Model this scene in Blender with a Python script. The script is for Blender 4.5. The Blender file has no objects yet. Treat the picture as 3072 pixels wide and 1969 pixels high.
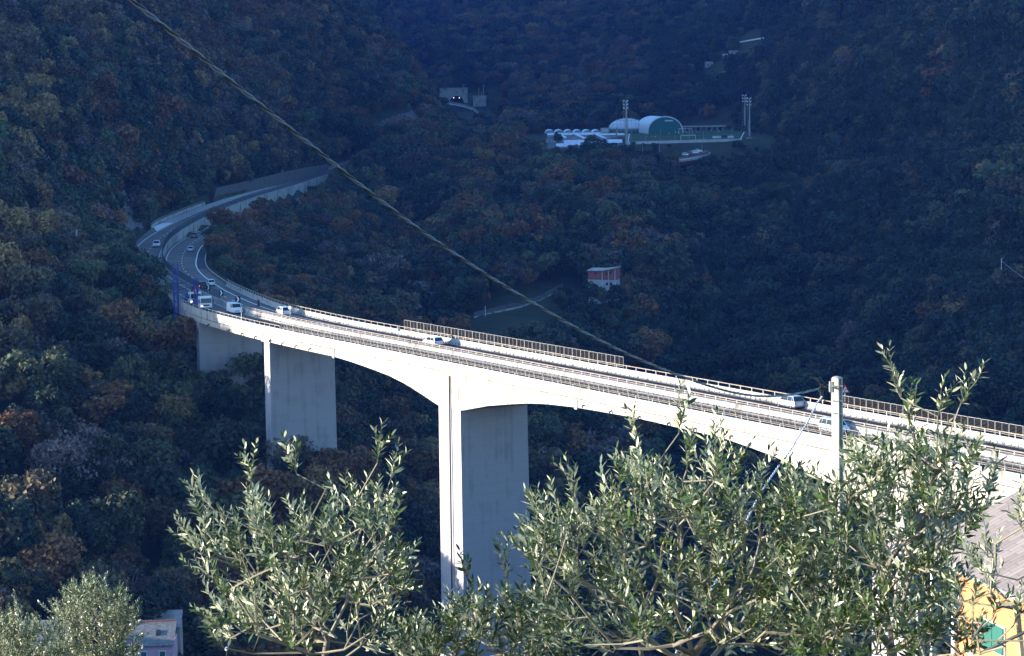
import bpy, math, random
import numpy as np
from mathutils import Vector, Matrix, noise

C = bpy.context.scene
COL = C.collection
R = math.radians
rnd = random.Random(7)

# ------------------------------------------------------------------ camera
F_PX, HOR, ROLL, CAMZ = 7000.0, 257.0, 0.8, 43.0
_p = math.atan((984.5 - HOR) / F_PX)
_r = R(ROLL)
_fw = Vector((0, math.cos(_p), -math.sin(_p)))
_u0 = Vector((0, math.sin(_p), math.cos(_p)))
_r0 = Vector((1, 0, 0))
_up = _u0 * math.cos(_r) + _r0 * math.sin(_r)
_rt = _r0 * math.cos(_r) - _u0 * math.sin(_r)
cam = bpy.data.cameras.new('camera')
cam.sensor_width = 36.0
cam.lens = F_PX / 3072.0 * 36.0
cam.clip_start = 0.5
cam.clip_end = 9000
camo = bpy.data.objects.new('camera', cam)
COL.objects.link(camo)
m = Matrix(((_rt.x, _up.x, -_fw.x, 0), (_rt.y, _up.y, -_fw.y, 0), (_rt.z, _up.z, -_fw.z, CAMZ), (0, 0, 0, 1)))
camo.matrix_world = m
C.camera = camo

# ------------------------------------------------------------------ light
SUN_L = Vector((1.0, 0.12, -0.15)).normalized()      # direction the sunlight travels
w = bpy.data.worlds.new('World')
C.world = w
w.use_nodes = True
nt = w.node_tree
sky = nt.nodes.new('ShaderNodeTexSky')
sky.sky_type = 'NISHITA'
sky.sun_disc = False
elev = math.asin(-SUN_L.z)
sky.sun_elevation = elev
# sky rotation: sun azimuth measured clockwise from +Y
sky.sun_rotation = math.atan2(-SUN_L.x, -SUN_L.y)
sky.altitude = 100
sky.ozone_density = 3.8
sky.dust_density = 0.6
bg = nt.nodes['Background']
bg.inputs['Strength'].default_value = 0.15
nt.links.new(sky.outputs[0], bg.inputs[0])
sl = bpy.data.lights.new('sun', 'SUN')
sl.energy = 3.9
sl.angle = R(0.5)
sl.color = (1.0, 0.925, 0.80)
so = bpy.data.objects.new('sun', sl)
COL.objects.link(so)
so.rotation_euler = SUN_L.to_track_quat('-Z', 'Y').to_euler()
C.view_settings.view_transform = 'Standard'
C.view_settings.look = 'None'
C.view_settings.gamma = 1.0
C.view_settings.exposure = 2.05
C.render.engine = 'CYCLES'
C.cycles.max_bounces = 5
C.cycles.diffuse_bounces = 3
C.cycles.glossy_bounces = 2
C.cycles.transmission_bounces = 3
C.cycles.volume_bounces = 0

# ------------------------------------------------------------------ projection helpers (world points from measured directions)
def ray(x, y):
    return _fw + _rt * ((x - 1536) / F_PX) + _up * ((984.5 - y) / F_PX)
def atY(x, y, Y):
    d = ray(x, y); d = d * (Y / d.y)
    return Vector((d.x, d.y, d.z + CAMZ))
def atZ(x, y, z):
    d = ray(x, y); d = d * ((z - CAMZ) / d.z)
    return Vector((d.x, d.y, d.z + CAMZ))

# ------------------------------------------------------------------ materials
MATS = {}
def mat(name, col, rough=0.8, var=0.0, scale=1.0, metal=0.0, bump=0.0, spec=0.3, emit=0.0, col2=None, detail=6, objrand=0.0, trans=0.0):
    if name in MATS: return MATS[name]
    M = bpy.data.materials.new(name); M.use_nodes = True
    n = M.node_tree; b = n.nodes['Principled BSDF']
    b.inputs['Base Color'].default_value = (*col, 1)
    b.inputs['Roughness'].default_value = rough
    b.inputs['Metallic'].default_value = metal
    b.inputs['Specular IOR Level'].default_value = spec
    if trans: b.inputs['Transmission Weight'].default_value = trans
    out = None
    if var > 0 or col2:
        tc = n.nodes.new('ShaderNodeTexCoord')
        no = n.nodes.new('ShaderNodeTexNoise'); no.inputs['Scale'].default_value = scale; no.inputs['Detail'].default_value = detail
        n.links.new(tc.outputs['Object'], no.inputs['Vector'])
        rp = n.nodes.new('ShaderNodeValToRGB')
        c2 = col2 or tuple(min(1, c * (1 + var)) for c in col)
        c1 = col if col2 else tuple(c * (1 - var) for c in col)
        rp.color_ramp.elements[0].color = (*c1, 1); rp.color_ramp.elements[1].color = (*c2, 1)
        rp.color_ramp.elements[0].position = 0.33; rp.color_ramp.elements[1].position = 0.68
        n.links.new(no.outputs['Fac'], rp.inputs['Fac'])
        out = rp.outputs['Color']
        if bump:
            bp = n.nodes.new('ShaderNodeBump'); bp.inputs['Strength'].default_value = bump
            n.links.new(no.outputs['Fac'], bp.inputs['Height']); n.links.new(bp.outputs['Normal'], b.inputs['Normal'])
    if objrand:
        oi = n.nodes.new('ShaderNodeObjectInfo')
        mr = n.nodes.new('ShaderNodeMapRange'); mr.inputs['To Min'].default_value = 1 - objrand; mr.inputs['To Max'].default_value = 1 + objrand
        n.links.new(oi.outputs['Random'], mr.inputs['Value'])
        mx = n.nodes.new('ShaderNodeMix'); mx.data_type = 'RGBA'; mx.blend_type = 'MULTIPLY'; mx.inputs['Factor'].default_value = 1
        if out: n.links.new(out, mx.inputs['A'])
        else: mx.inputs['A'].default_value = (*col, 1)
        cb = n.nodes.new('ShaderNodeCombineColor')
        for k in range(3): n.links.new(mr.outputs['Result'], cb.inputs[k])
        n.links.new(cb.outputs['Color'], mx.inputs['B'])
        out = mx.outputs['Result']
    if out: n.links.new(out, b.inputs['Base Color'])
    if emit:
        b.inputs['Emission Color'].default_value = (*col, 1); b.inputs['Emission Strength'].default_value = emit
    MATS[name] = M
    return M

def streak_mat(name, col, dark, rough=0.85, vscale=(0.6, 0.6, 0.06), lines=0.0, amt=0.6):
    """concrete with vertical water streaks, blotches and pour lines"""
    if name in MATS: return MATS[name]
    M = bpy.data.materials.new(name); M.use_nodes = True
    n = M.node_tree; b = n.nodes['Principled BSDF']; b.inputs['Roughness'].default_value = rough
    b.inputs['Specular IOR Level'].default_value = 0.2
    tc = n.nodes.new('ShaderNodeTexCoord'); mp = n.nodes.new('ShaderNodeMapping'); mp.inputs['Scale'].default_value = vscale
    n.links.new(tc.outputs['Object'], mp.inputs['Vector'])
    n1 = n.nodes.new('ShaderNodeTexNoise'); n1.inputs['Scale'].default_value = 2.0; n1.inputs['Detail'].default_value = 8
    n.links.new(mp.outputs[0], n1.inputs['Vector'])
    n2 = n.nodes.new('ShaderNodeTexNoise'); n2.inputs['Scale'].default_value = 0.35; n2.inputs['Detail'].default_value = 6
    n.links.new(tc.outputs['Object'], n2.inputs['Vector'])
    ad = n.nodes.new('ShaderNodeMath'); ad.operation = 'ADD'
    n.links.new(n1.outputs['Fac'], ad.inputs[0]); n.links.new(n2.outputs['Fac'], ad.inputs[1])
    rp = n.nodes.new('ShaderNodeValToRGB')
    rp.color_ramp.elements[0].position = 0.75; rp.color_ramp.elements[1].position = 1.15 if False else 1.0
    rp.color_ramp.elements[0].color = (*[c + (d - c) * amt for c, d in zip(col, dark)], 1); rp.color_ramp.elements[1].color = (*col, 1)
    n.links.new(ad.outputs[0], rp.inputs['Fac'])
    out = rp.outputs['Color']
    if lines:
        sx = n.nodes.new('ShaderNodeSeparateXYZ'); n.links.new(tc.outputs['Object'], sx.inputs[0])
        md = n.nodes.new('ShaderNodeMath'); md.operation = 'MODULO'; md.inputs[1].default_value = lines
        ab = n.nodes.new('ShaderNodeMath'); ab.operation = 'ADD'; ab.inputs[1].default_value = 500 * lines
        n.links.new(sx.outputs['Z'], ab.inputs[0]); n.links.new(ab.outputs[0], md.inputs[0])
        lt = n.nodes.new('ShaderNodeMath'); lt.operation = 'LESS_THAN'; lt.inputs[1].default_value = 0.09
        n.links.new(md.outputs[0], lt.inputs[0])
        mm = n.nodes.new('ShaderNodeMath'); mm.operation = 'MULTIPLY'; mm.inputs[1].default_value = 0.16
        n.links.new(lt.outputs[0], mm.inputs[0])
        mx = n.nodes.new('ShaderNodeMix'); mx.data_type = 'RGBA'; mx.inputs['B'].default_value = (*dark, 1)
        n.links.new(mm.outputs[0], mx.inputs['Factor']); n.links.new(out, mx.inputs['A']); out = mx.outputs['Result']
    n.links.new(out, b.inputs['Base Color'])
    MATS[name] = M
    return M

def leaf_mat(name, col, var=0.35, trans=0.25, col_back=None, rough=0.6, objrand=0.3, scale=0.5, spec=0.25):
    if name in MATS: return MATS[name]
    M = bpy.data.materials.new(name); M.use_nodes = True
    n = M.node_tree; b = n.nodes['Principled BSDF']
    b.inputs['Roughness'].default_value = rough; b.inputs['Specular IOR Level'].default_value = spec
    geo = n.nodes.new('ShaderNodeNewGeometry')
    tc = n.nodes.new('ShaderNodeTexCoord')
    no = n.nodes.new('ShaderNodeTexNoise'); no.inputs['Scale'].default_value = scale; no.inputs['Detail'].default_value = 3
    n.links.new(tc.outputs['Object'], no.inputs['Vector'])
    oi = n.nodes.new('ShaderNodeObjectInfo')
    a1 = n.nodes.new('ShaderNodeMath'); a1.operation = 'MULTIPLY_ADD'; a1.inputs[1].default_value = 2 * var; a1.inputs[2].default_value = 1 - var
    n.links.new(no.outputs['Fac'], a1.inputs[0])
    a2 = n.nodes.new('ShaderNodeMath'); a2.operation = 'MULTIPLY_ADD'; a2.inputs[1].default_value = 2 * objrand; a2.inputs[2].default_value = 1 - objrand
    n.links.new(oi.outputs['Random'], a2.inputs[0])
    a3 = n.nodes.new('ShaderNodeMath'); a3.operation = 'MULTIPLY'
    n.links.new(a1.outputs[0], a3.inputs[0]); n.links.new(a2.outputs[0], a3.inputs[1])
    # random per leaf island
    a4 = n.nodes.new('ShaderNodeMath'); a4.operation = 'MULTIPLY_ADD'; a4.inputs[1].default_value = 0.7; a4.inputs[2].default_value = 0.65
    n.links.new(geo.outputs['Random Per Island'], a4.inputs[0])
    a5 = n.nodes.new('ShaderNodeMath'); a5.operation = 'MULTIPLY'
    n.links.new(a3.outputs[0], a5.inputs[0]); n.links.new(a4.outputs[0], a5.inputs[1])
    base = n.nodes.new('ShaderNodeMix'); base.data_type = 'RGBA'
    base.inputs['A'].default_value = (*col, 1); base.inputs['B'].default_value = (*(col_back or col), 1)
    n.links.new(geo.outputs['Backfacing'], base.inputs['Factor'])
    vm = n.nodes.new('ShaderNodeVectorMath'); vm.operation = 'SCALE'
    n.links.new(base.outputs['Result'], vm.inputs[0]); n.links.new(a5.outputs[0], vm.inputs['Scale'])
    n.links.new(vm.outputs[0], b.inputs['Base Color'])
    tr = n.nodes.new('ShaderNodeBsdfTranslucent'); n.links.new(vm.outputs[0], tr.inputs['Color'])
    ms = n.nodes.new('ShaderNodeMixShader'); ms.inputs[0].default_value = trans
    n.links.new(b.outputs[0], ms.inputs[1]); n.links.new(tr.outputs[0], ms.inputs[2])
    n.links.new(ms.outputs[0], n.nodes['Material Output'].inputs['Surface'])
    MATS[name] = M
    return M

# ------------------------------------------------------------------ object helpers
def tag(o, label=None, cat=None, group=None, kind=None):
    if label: o['label'] = label
    if cat: o['category'] = cat
    if group: o['group'] = group
    if kind: o['kind'] = kind
    return o
def thing(name, label, cat, loc=(0, 0, 0), rz=0.0, group=None):
    o = bpy.data.objects.new(name, None); COL.objects.link(o)
    o.empty_display_size = 0.1
    o.location = loc; o.rotation_euler = (0, 0, rz)
    return tag(o, label, cat, group)
class MB:
    def __init__(s): s.v = []; s.f = []; s.m = []
    def poly(s, pts, mi=0):
        k = len(s.v); s.v += [tuple(p) for p in pts]; s.f.append(tuple(range(k, k + len(pts)))); s.m.append(mi)
    def box(s, x0, x1, y0, y1, z0, z1, M=None, mi=0):
        k = len(s.v)
        P = [Vector((x, y, z)) for z in (z0, z1) for y in (y0, y1) for x in (x0, x1)]
        if M: P = [M @ p for p in P]
        s.v += [tuple(p) for p in P]
        for f in ((0, 2, 3, 1), (4, 5, 7, 6), (0, 1, 5, 4), (2, 6, 7, 3), (0, 4, 6, 2), (1, 3, 7, 5)):
            s.f.append(tuple(k + i for i in f)); s.m.append(mi)
    def hexa(s, P, mi=0):      # 8 points: bottom 4 ring, top 4 ring
        k = len(s.v); s.v += [tuple(p) for p in P]
        for f in ((3, 2, 1, 0), (4, 5, 6, 7), (0, 1, 5, 4), (1, 2, 6, 5), (2, 3, 7, 6), (3, 0, 4, 7)):
            s.f.append(tuple(k + i for i in f)); s.m.append(mi)
    def tube(s, pts, r, n=6, mi=0, caps=True):
        pts = [Vector(p) for p in pts]
        rr = r if isinstance(r, (list, tuple)) else [r] * len(pts)
        k0 = len(s.v); prev = None
        for i, p in enumerate(pts):
            t = (pts[min(i + 1, len(pts) - 1)] - pts[max(i - 1, 0)]).normalized()
            a = Vector((0, 0, 1)) if abs(t.z) < 0.9 else Vector((1, 0, 0))
            if prev is None: x = t.cross(a).normalized()
            else:
                x = (prev - t * prev.dot(t))
                x = x.normalized() if x.length > 1e-6 else t.cross(a).normalized()
            y = t.cross(x); prev = x
            for j in range(n):
                an = 2 * math.pi * j / n
                s.v.append(tuple(p + (x * math.cos(an) + y * math.sin(an)) * rr[i]))
        for i in range(len(pts) - 1):
            for j in range(n):
                a = k0 + i * n + j; b = k0 + i * n + (j + 1) % n
                s.f.append((a, b, b + n, a + n)); s.m.append(mi)
        if caps:
            s.f.append(tuple(k0 + j for j in reversed(range(n)))); s.m.append(mi)
            e = k0 + (len(pts) - 1) * n
            s.f.append(tuple(e + j for j in range(n))); s.m.append(mi)
    def lathe(s, prof, n=12, M=None, mi=0):
        k = len(s.v)
        for (r_, z) in prof:
            for j in range(n):
                a = 2 * math.pi * j / n
                p = Vector((r_ * math.cos(a), r_ * math.sin(a), z))
                if M: p = M @ p
                s.v.append(tuple(p))
        for i in range(len(prof) - 1):
            for j in range(n):
                a = k + i * n + j; b = k + i * n + (j + 1) % n
                s.f.append((a, b, b + n, a + n)); s.m.append(mi)
        s.f.append(tuple(k + j for j in reversed(range(n)))); s.m.append(mi)
        e = k + (len(prof) - 1) * n
        s.f.append(tuple(e + j for j in range(n))); s.m.append(mi)
    def loft(s, rings, closed=True, caps=True, mi=0):
        k = len(s.v); n = len(rings[0])
        for r_ in rings: s.v += [tuple(p) for p in r_]
        for i in range(len(rings) - 1):
            for j in range(n if closed else n - 1):
                a = k + i * n + j; b = k + i * n + (j + 1) % n
                s.f.append((a, b, b + n, a + n)); s.m.append(mi)
        if caps and closed:
            s.f.append(tuple(k + j for j in reversed(range(n)))); s.m.append(mi)
            e = k + (len(rings) - 1) * n
            s.f.append(tuple(e + j for j in range(n))); s.m.append(mi)
    def mesh(s, name, mats, smooth=False):
        me = bpy.data.meshes.new(name)
        me.from_pydata(s.v, [], s.f)
        if not isinstance(mats, (list, tuple)): mats = [mats]
        for q in mats: me.materials.append(q)
        if len(mats) > 1: me.polygons.foreach_set('material_index', s.m)
        if smooth: me.polygons.foreach_set('use_smooth', [True] * len(s.f))
        me.update()
        return me
    def build(s, name, mats, parent=None, smooth=False, **k):
        o = bpy.data.objects.new(name, s.mesh(name, mats, smooth)); COL.objects.link(o)
        if parent: o.parent = parent
        tag(o, **k)
        return o
def put(name, me, parent=None, loc=(0, 0, 0), rz=0, **k):
    o = bpy.data.objects.new(name, me); COL.objects.link(o)
    if parent: o.parent = parent
    o.location = loc; o.rotation_euler = (0, 0, rz)
    return tag(o, **k)
def copy_tree(o, parent=None):
    c = o.copy(); COL.objects.link(c); c.parent = parent
    for ch in list(o.children): copy_tree(ch, c)
    return c
def TR(loc, rz=0): return Matrix.Translation(Vector(loc)) @ Matrix.Rotation(rz, 4, 'Z')

# common materials
CONC = streak_mat('viaduct_concrete', (0.45, 0.415, 0.37), (0.17, 0.145, 0.12), amt=.8)
CONCP = streak_mat('pier_concrete', (0.37, 0.345, 0.36), (0.17, 0.16, 0.16), vscale=(0.7, 0.7, 0.04), lines=1.5, amt=0.4)
CONCW = streak_mat('retaining_concrete', (0.36, 0.34, 0.30), (0.08, 0.08, 0.07), vscale=(1.2, 1.2, 0.12), amt=0.8)
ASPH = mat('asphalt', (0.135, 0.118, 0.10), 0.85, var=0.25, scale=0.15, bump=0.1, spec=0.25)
ASPHD = mat('new_asphalt', (0.04, 0.04, 0.042), 0.8, var=0.2, scale=0.3, spec=0.25)
WHITE = mat('road_paint', (0.75, 0.75, 0.74), 0.6, var=0.12, scale=1.5)
STEEL = mat('galvanised_steel', (0.42, 0.41, 0.40), 0.5, var=0.15, scale=2, metal=0.4)
RUST = mat('weathered_rail', (0.30, 0.24, 0.19), 0.65, var=0.3, scale=1.5, metal=0.2)
DARKM = mat('dark_metal', (0.04, 0.042, 0.045), 0.5)
GLASS = mat('car_glass', (0.015, 0.02, 0.025), 0.08, spec=0.6)
TYRE = mat('tyre_rubber', (0.02, 0.02, 0.02), 0.9)
RIM = mat('wheel_rim', (0.35, 0.36, 0.37), 0.35, metal=0.7)
LAMPW = mat('headlight_glass', (0.7, 0.72, 0.75), 0.15, spec=0.6)
LAMPR = mat('tail_light', (0.35, 0.01, 0.01), 0.25)
LITW = mat('lit_headlight', (1.0, 0.95, 0.85), 0.3, emit=.8)
LITR = mat('lit_tail_light', (1.0, 0.06, 0.03), 0.3, emit=1.0)
BLACK = mat('black_plastic', (0.02, 0.02, 0.022), 0.6)

# ------------------------------------------------------------------ the motorway line M(s): median of the viaduct
O0 = Vector((0.36, 354.4)); T0 = Vector((-0.505, 0.863)).normalized()
knots = [O0 + T0 * s for s in (-200, -120, -60, 0, 35, 66)]
knots += [Vector(p) for p in [(-44, 432.5), (-54.7, 457), (-68.6, 502), (-83.2, 560), (-92, 620), (-95.7, 680), (-95.7, 760), (-92, 840), (-85.5, 930), (-80.5, 1020), (-74, 1100), (-60, 1200)]]
def catmull(P, n=24):
    out = []
    for i in range(len(P) - 1):
        p0 = P[max(i - 1, 0)]; p1 = P[i]; p2 = P[i + 1]; p3 = P[min(i + 2, len(P) - 1)]
        for k in range(n):
            t = k / n
            out.append(0.5 * ((2 * p1) + (p2 - p0) * t + (2 * p0 - 5 * p1 + 4 * p2 - p3) * t * t + (3 * p1 - p0 - 3 * p2 + p3) * t ** 3))
    out.append(P[-1]); return out
raw = catmull(knots)
ra = np.array([(p.x, p.y) for p in raw])
cl = np.concatenate([[0], np.cumsum(np.linalg.norm(np.diff(ra, axis=0), axis=1))])
i0 = int(np.argmin(np.linalg.norm(ra - np.array([O0.x, O0.y]), axis=1)))
cl -= cl[i0]
SS = np.arange(cl[0], cl[-1], 2.0)
MX = np.interp(SS, cl, ra[:, 0]); MY = np.interp(SS, cl, ra[:, 1])
for _ in range(6):     # light smoothing of the curved part
    k = SS > 60
    a = MX.copy(); b = MY.copy()
    a[1:-1] = (MX[:-2] + 2 * MX[1:-1] + MX[2:]) / 4; b[1:-1] = (MY[:-2] + 2 * MY[1:-1] + MY[2:]) / 4
    MX[k] = a[k]; MY[k] = b[k]
TX = np.gradient(MX); TY = np.gradient(MY); L_ = np.hypot(TX, TY); TX /= L_; TY /= L_
def path(s):
    return (np.interp(s, SS, MX), np.interp(s, SS, MY), np.interp(s, SS, TX), np.interp(s, SS, TY))
def P(s, o, z=0.0):
    x, y, tx, ty = path(s)
    return Vector((x + ty * o, y - tx * o, z))
def s_of_Y(Y): return float(np.interp(Y, MY, SS))
def heading(s):
    x, y, tx, ty = path(s); return math.atan2(ty, tx)
def zl(s):     # rise of the left carriageway beyond the viaduct
    Y = float(np.interp(s, SS, MY))
    return float(np.interp(Y, [540, 580, 640, 770, 850, 940, 1030, 1100, 1200], [0, 0.2, 1.2, 2.7, 3.5, 4.0, 4.5, 6, 9]))
def ribbon(mb, s0, s1, o0, o1, z, step=4.0, mi=0):
    n = max(1, int(abs(s1 - s0) / step)); k = len(mb.v)
    for i in range(n + 1):
        s = s0 + (s1 - s0) * i / n
        a = o0(s) if callable(o0) else o0; b = o1(s) if callable(o1) else o1; zz = z(s) if callable(z) else z
        mb.v.append(tuple(P(s, a, zz))); mb.v.append(tuple(P(s, b, zz)))
    for i in range(n):
        a = k + 2 * i; mb.f.append((a, a + 2, a + 3, a + 1)[::-1] if False else (a, a + 1, a + 3, a + 2)); mb.m.append(mi)
def strip(mb, s0, s1, prof, step=4.0, mi=0):
    """closed profile [(o,z)..] swept along M; prof may be callable of s"""
    n = max(1, int(abs(s1 - s0) / step)); rings = []
    for i in range(n + 1):
        s = s0 + (s1 - s0) * i / n
        pr = prof(s) if callable(prof) else prof
        rings.append([P(s, o, z) for o, z in pr])
    mb.loft(rings, mi=mi)
# ------------------------------------------------------------------ terrain: profiles of ground height against distance, per bearing (photo column)
PROF = {
 -6000: [(4, 38), (60, 10), (150, -30), (300, -40), (420, -34), (470, 10), (520, 60), (700, 160), (1100, 260), (2000, 350), (4200, 420)],
 -2200: [(4, 40), (60, 10), (150, -30), (300, -44), (380, -36), (410, -20), (440, 0), (480, 26), (540, 66), (700, 150), (1100, 230), (2000, 330), (4200, 420)],
 -900: [(4, 41), (20, 34), (60, 10), (150, -28), (300, -43), (380, -34), (420, -14), (450, 2), (480, 20), (540, 45), (700, 95), (900, 150), (1400, 240), (4200, 400)],
 0: [(4, 41), (20, 33), (60, 8), (150, -28), (250, -46), (320, -41), (360, -29), (400, -16), (450, -1), (500, 10), (600, 26), (700, 48), (800, 72), (1000, 122), (1500, 200), (4200, 330)],
 250: [(4, 41), (20, 33), (60, 8), (150, -28), (250, -50), (330, -43), (380, -31), (430, -13), (470, -3), (510, 4), (560, 5), (620, 8), (700, 34), (800, 56), (1000, 105), (1500, 190), (4200, 330)],
 450: [(4, 41), (20, 33), (60, 8), (150, -28), (250, -54), (330, -48), (380, -35), (430, -21), (470, -8), (500, 0), (530, 0), (560, -1), (620, 1), (690, 4), (740, 22), (850, 48), (1000, 82), (1500, 165), (4200, 330)],
 700: [(4, 41), (20, 33), (60, 8), (150, -28), (250, -66), (320, -64), (380, -42), (412, -30), (455, -18), (520, -12), (580, -10), (640, -10), (700, -9), (760, -6), (800, -2), (850, 3), (890, 7), (950, 20), (1100, 50), (1250, 88), (1500, 140), (4200, 320)],
 900: [(4, 41), (20, 33), (60, 8), (150, -28), (250, -68), (330, -70), (375, -56), (412, -29), (455, -23), (520, -17), (580, -14), (640, -12), (700, -12), (780, -10), (850, -4), (905, 6), (960, 10), (1100, 42), (1250, 80), (1450, 120), (4200, 310)],
 1000: [(4, 41), (20, 33), (60, 8), (150, -28), (250, -70), (350, -72), (385, -58), (415, -42), (450, -38), (500, -32), (600, -24), (700, -15), (800, -7), (900, -1), (960, 1), (1030, 3), (1090, 8), (1180, 30), (1300, 60), (1400, 86), (1600, 115), (4200, 300)],
 1250: [(4, 41), (20, 33), (60, 8), (150, -28), (250, -72), (400, -80), (500, -66), (600, -53), (700, -40), (800, -28), (900, -16), (1000, -5), (1100, 4), (1200, 16), (1300, 36), (1400, 55), (1480, 52), (1560, 36), (1680, 27), (1760, 34), (1900, 40), (2100, 45), (2400, 80), (2800, 135), (3300, 200), (4200, 280)],
 1335: [(4, 41), (20, 33), (60, 8), (150, -28), (250, -72), (400, -80), (500, -69), (600, -56), (700, -38), (800, -24), (900, -14), (1000, -5), (1100, 2), (1200, 8), (1300, 14), (1400, 19), (1480, 17), (1600, 17), (1735, 28), (1775, 40), (1900, 54), (2100, 75), (2400, 105), (3000, 180), (4200, 280)],
 1400: [(4, 41), (20, 33), (60, 8), (150, -28), (250, -72), (400, -80), (500, -72), (600, -58), (680, -31), (705, -27), (720, -26), (800, -20), (900, -12), (1000, -4), (1100, 1), (1200, 5), (1300, 9), (1450, 12), (1600, 15), (1738, 27), (1775, 42), (1900, 60), (2100, 85), (2400, 118), (3000, 195), (4200, 280)],
 1700: [(4, 41), (20, 33), (60, 8), (150, -28), (250, -72), (400, -80), (500, -76), (600, -58), (680, -35), (720, -25), (745, -23), (850, -11), (930, -1), (1000, 7), (1050, 11), (1085, 13), (1120, 14), (1460, 15.5), (1600, 21), (1750, 46), (2000, 85), (2300, 125), (2700, 175), (4200, 290)],
 1900: [(4, 41), (20, 33), (60, 8), (150, -25), (250, -70), (400, -78), (500, -76), (620, -64), (700, -50), (760, -30), (790, -26), (900, -11), (960, 0), (1010, 7.5), (1060, 11), (1076, 15), (1090, 15.8), (1400, 15.8), (1520, 25), (1750, 60), (2000, 100), (2300, 135), (4200, 290)],
 2150: [(4, 41), (20, 34), (60, 14), (150, -18), (250, -60), (400, -72), (500, -73), (620, -66), (700, -55), (800, -39), (900, -25), (1000, -4), (1050, 4), (1085, 13), (1100, 15.8), (1400, 15.8), (1500, 36), (1650, 72), (1900, 115), (2300, 165), (4200, 290)],
 2400: [(4, 41), (10, 39), (20, 34), (60, 20), (150, -8), (250, -45), (400, -62), (500, -66), (600, -65), (700, -57), (800, -45), (900, -31), (1000, -13), (1100, 7), (1200, 27), (1350, 55), (1500, 85), (1700, 122), (2200, 190), (4200, 300)],
 2700: [(4, 41), (10, 39), (20, 34), (60, 20), (100, 10), (150, -4), (200, -18), (260, -40), (400, -56), (500, -58), (600, -55), (700, -47), (780, -33), (860, -13), (950, 12), (1050, 40), (1150, 68), (1250, 92), (1500, 140), (4200, 300)],
 3072: [(4, 41), (10, 39), (20, 34), (60, 20), (100, 10), (150, 0), (200, -12), (260, -30), (400, -48), (500, -52), (580, -46), (650, -33), (720, -13), (800, 13), (880, 40), (960, 68), (1050, 95), (1300, 150), (4200, 320)],
 3700: [(4, 41), (10, 39), (20, 34), (60, 20), (150, 5), (250, -22), (400, -36), (500, -38), (580, -28), (650, -10), (720, 12), (800, 38), (880, 62), (1050, 110), (1300, 160), (4200, 330)],
 5200: [(4, 41), (20, 38), (60, 32), (150, 16), (300, -10), (450, -10), (600, 30), (800, 80), (1050, 130), (4200, 350)],
}
cx = sorted(PROF)
UC = np.array([(c - 1536) / F_PX for c in cx])
NU, NY = 420, 330
ug = np.concatenate([np.linspace(UC[0], -0.30, 50, endpoint=False), np.linspace(-0.30, 0.30, 320), np.linspace(0.30, UC[-1], 50)[0:]])
NU = len(ug)
lyg = np.linspace(math.log(4.0), math.log(4200.0), NY)
prof_z = np.array([np.interp(lyg, np.log([a for a, b in PROF[c]]), [b for a, b in PROF[c]]) for c in cx])
ZG = np.array([[0.0] * NY] * NU)
for j in range(NY):
    ZG[:, j] = np.interp(ug, UC, prof_z[:, j])
def gsm(A, n, ax):
    for _ in range(n):
        B = A.copy()
        if ax == 0: B[1:-1] = (A[:-2] + 2 * A[1:-1] + A[2:]) / 4
        else: B[:, 1:-1] = (A[:, :-2] + 2 * A[:, 1:-1] + A[:, 2:]) / 4
        A = B
    return A
ZG = gsm(ZG, 12, 0); ZG = gsm(ZG, 3, 1)
XG = ug[:, None] * np.exp(lyg)[None, :]; YG = np.ones_like(ug)[:, None] * np.exp(lyg)[None, :]
# gullies and lumps
NZ = np.zeros_like(ZG)
for i in range(NU):
    for j in range(NY):
        x, y = XG[i, j], YG[i, j]
        if y < 30: continue
        a = min(1.0, (y - 30) / 300)
        v = noise.noise(Vector((x / 110, y / 110, 0.3))) * 5.0 + noise.noise(Vector((x / 38, y / 38, 5.3))) * 2.2
        if y > 700: v += noise.noise(Vector((x / 260, y / 260, 9.1))) * min(14, (y - 700) / 40) + (abs(noise.noise(Vector((x / 150 + 3, y / 420, 2.2)))) - 0.2) * -min(26, (y - 700) / 28)
        u_ = x / y
        if y > 560 and u_ > -.085:      # spurs and gullies running down the slopes
            b_ = min(1, (y - 560) / 120) * min(1, (u_ + .085) / .04) * (1 if y < 1500 else .6)
            rr_ = 1 - abs(noise.noise(Vector((x / 62 + y / 300, y / 260 - x / 400, 3.3)))) * 2.4
            v += b_ * rr_ * (7 if u_ < .11 else 12)
        if y > 900 and u_ < -.06:
            b_ = min(1, (y - 900) / 150)
            v += b_ * (1 - abs(noise.noise(Vector((x / 75 - y / 500, y / 330, 7.7)))) * 2.4) * 9
        NZ[i, j] = v * a
# calm the noise where things stand
def calm(x0, y0, rx, ry):
    global NZ
    d = np.hypot((XG - x0) / rx, (YG - y0) / ry)
    NZ *= np.clip((d - 0.7) / 0.6, 0, 1)
calm(70, 1230, 95, 220); calm(-30, 1560, 75, 290); calm(28, 750, 22, 35); calm(0, 715, 60, 28)
ZG += NZ
# spur outside the left edge of the picture whose shadow crosses the valley
rh = np.interp(YG, [260, 300, 330, 345, 387, 411, 430, 445, 475, 535, 620], [-60, -46, -26, -12, 11, 20, 23, 24, 31, 64, 104])
rg = np.exp(-((XG + 255) / 45.0) ** 2)
sel = (YG > 240) & (YG < 620)
ZG = np.where(sel, np.maximum(ZG, ZG * (1 - rg) + rh * rg), ZG)
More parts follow.
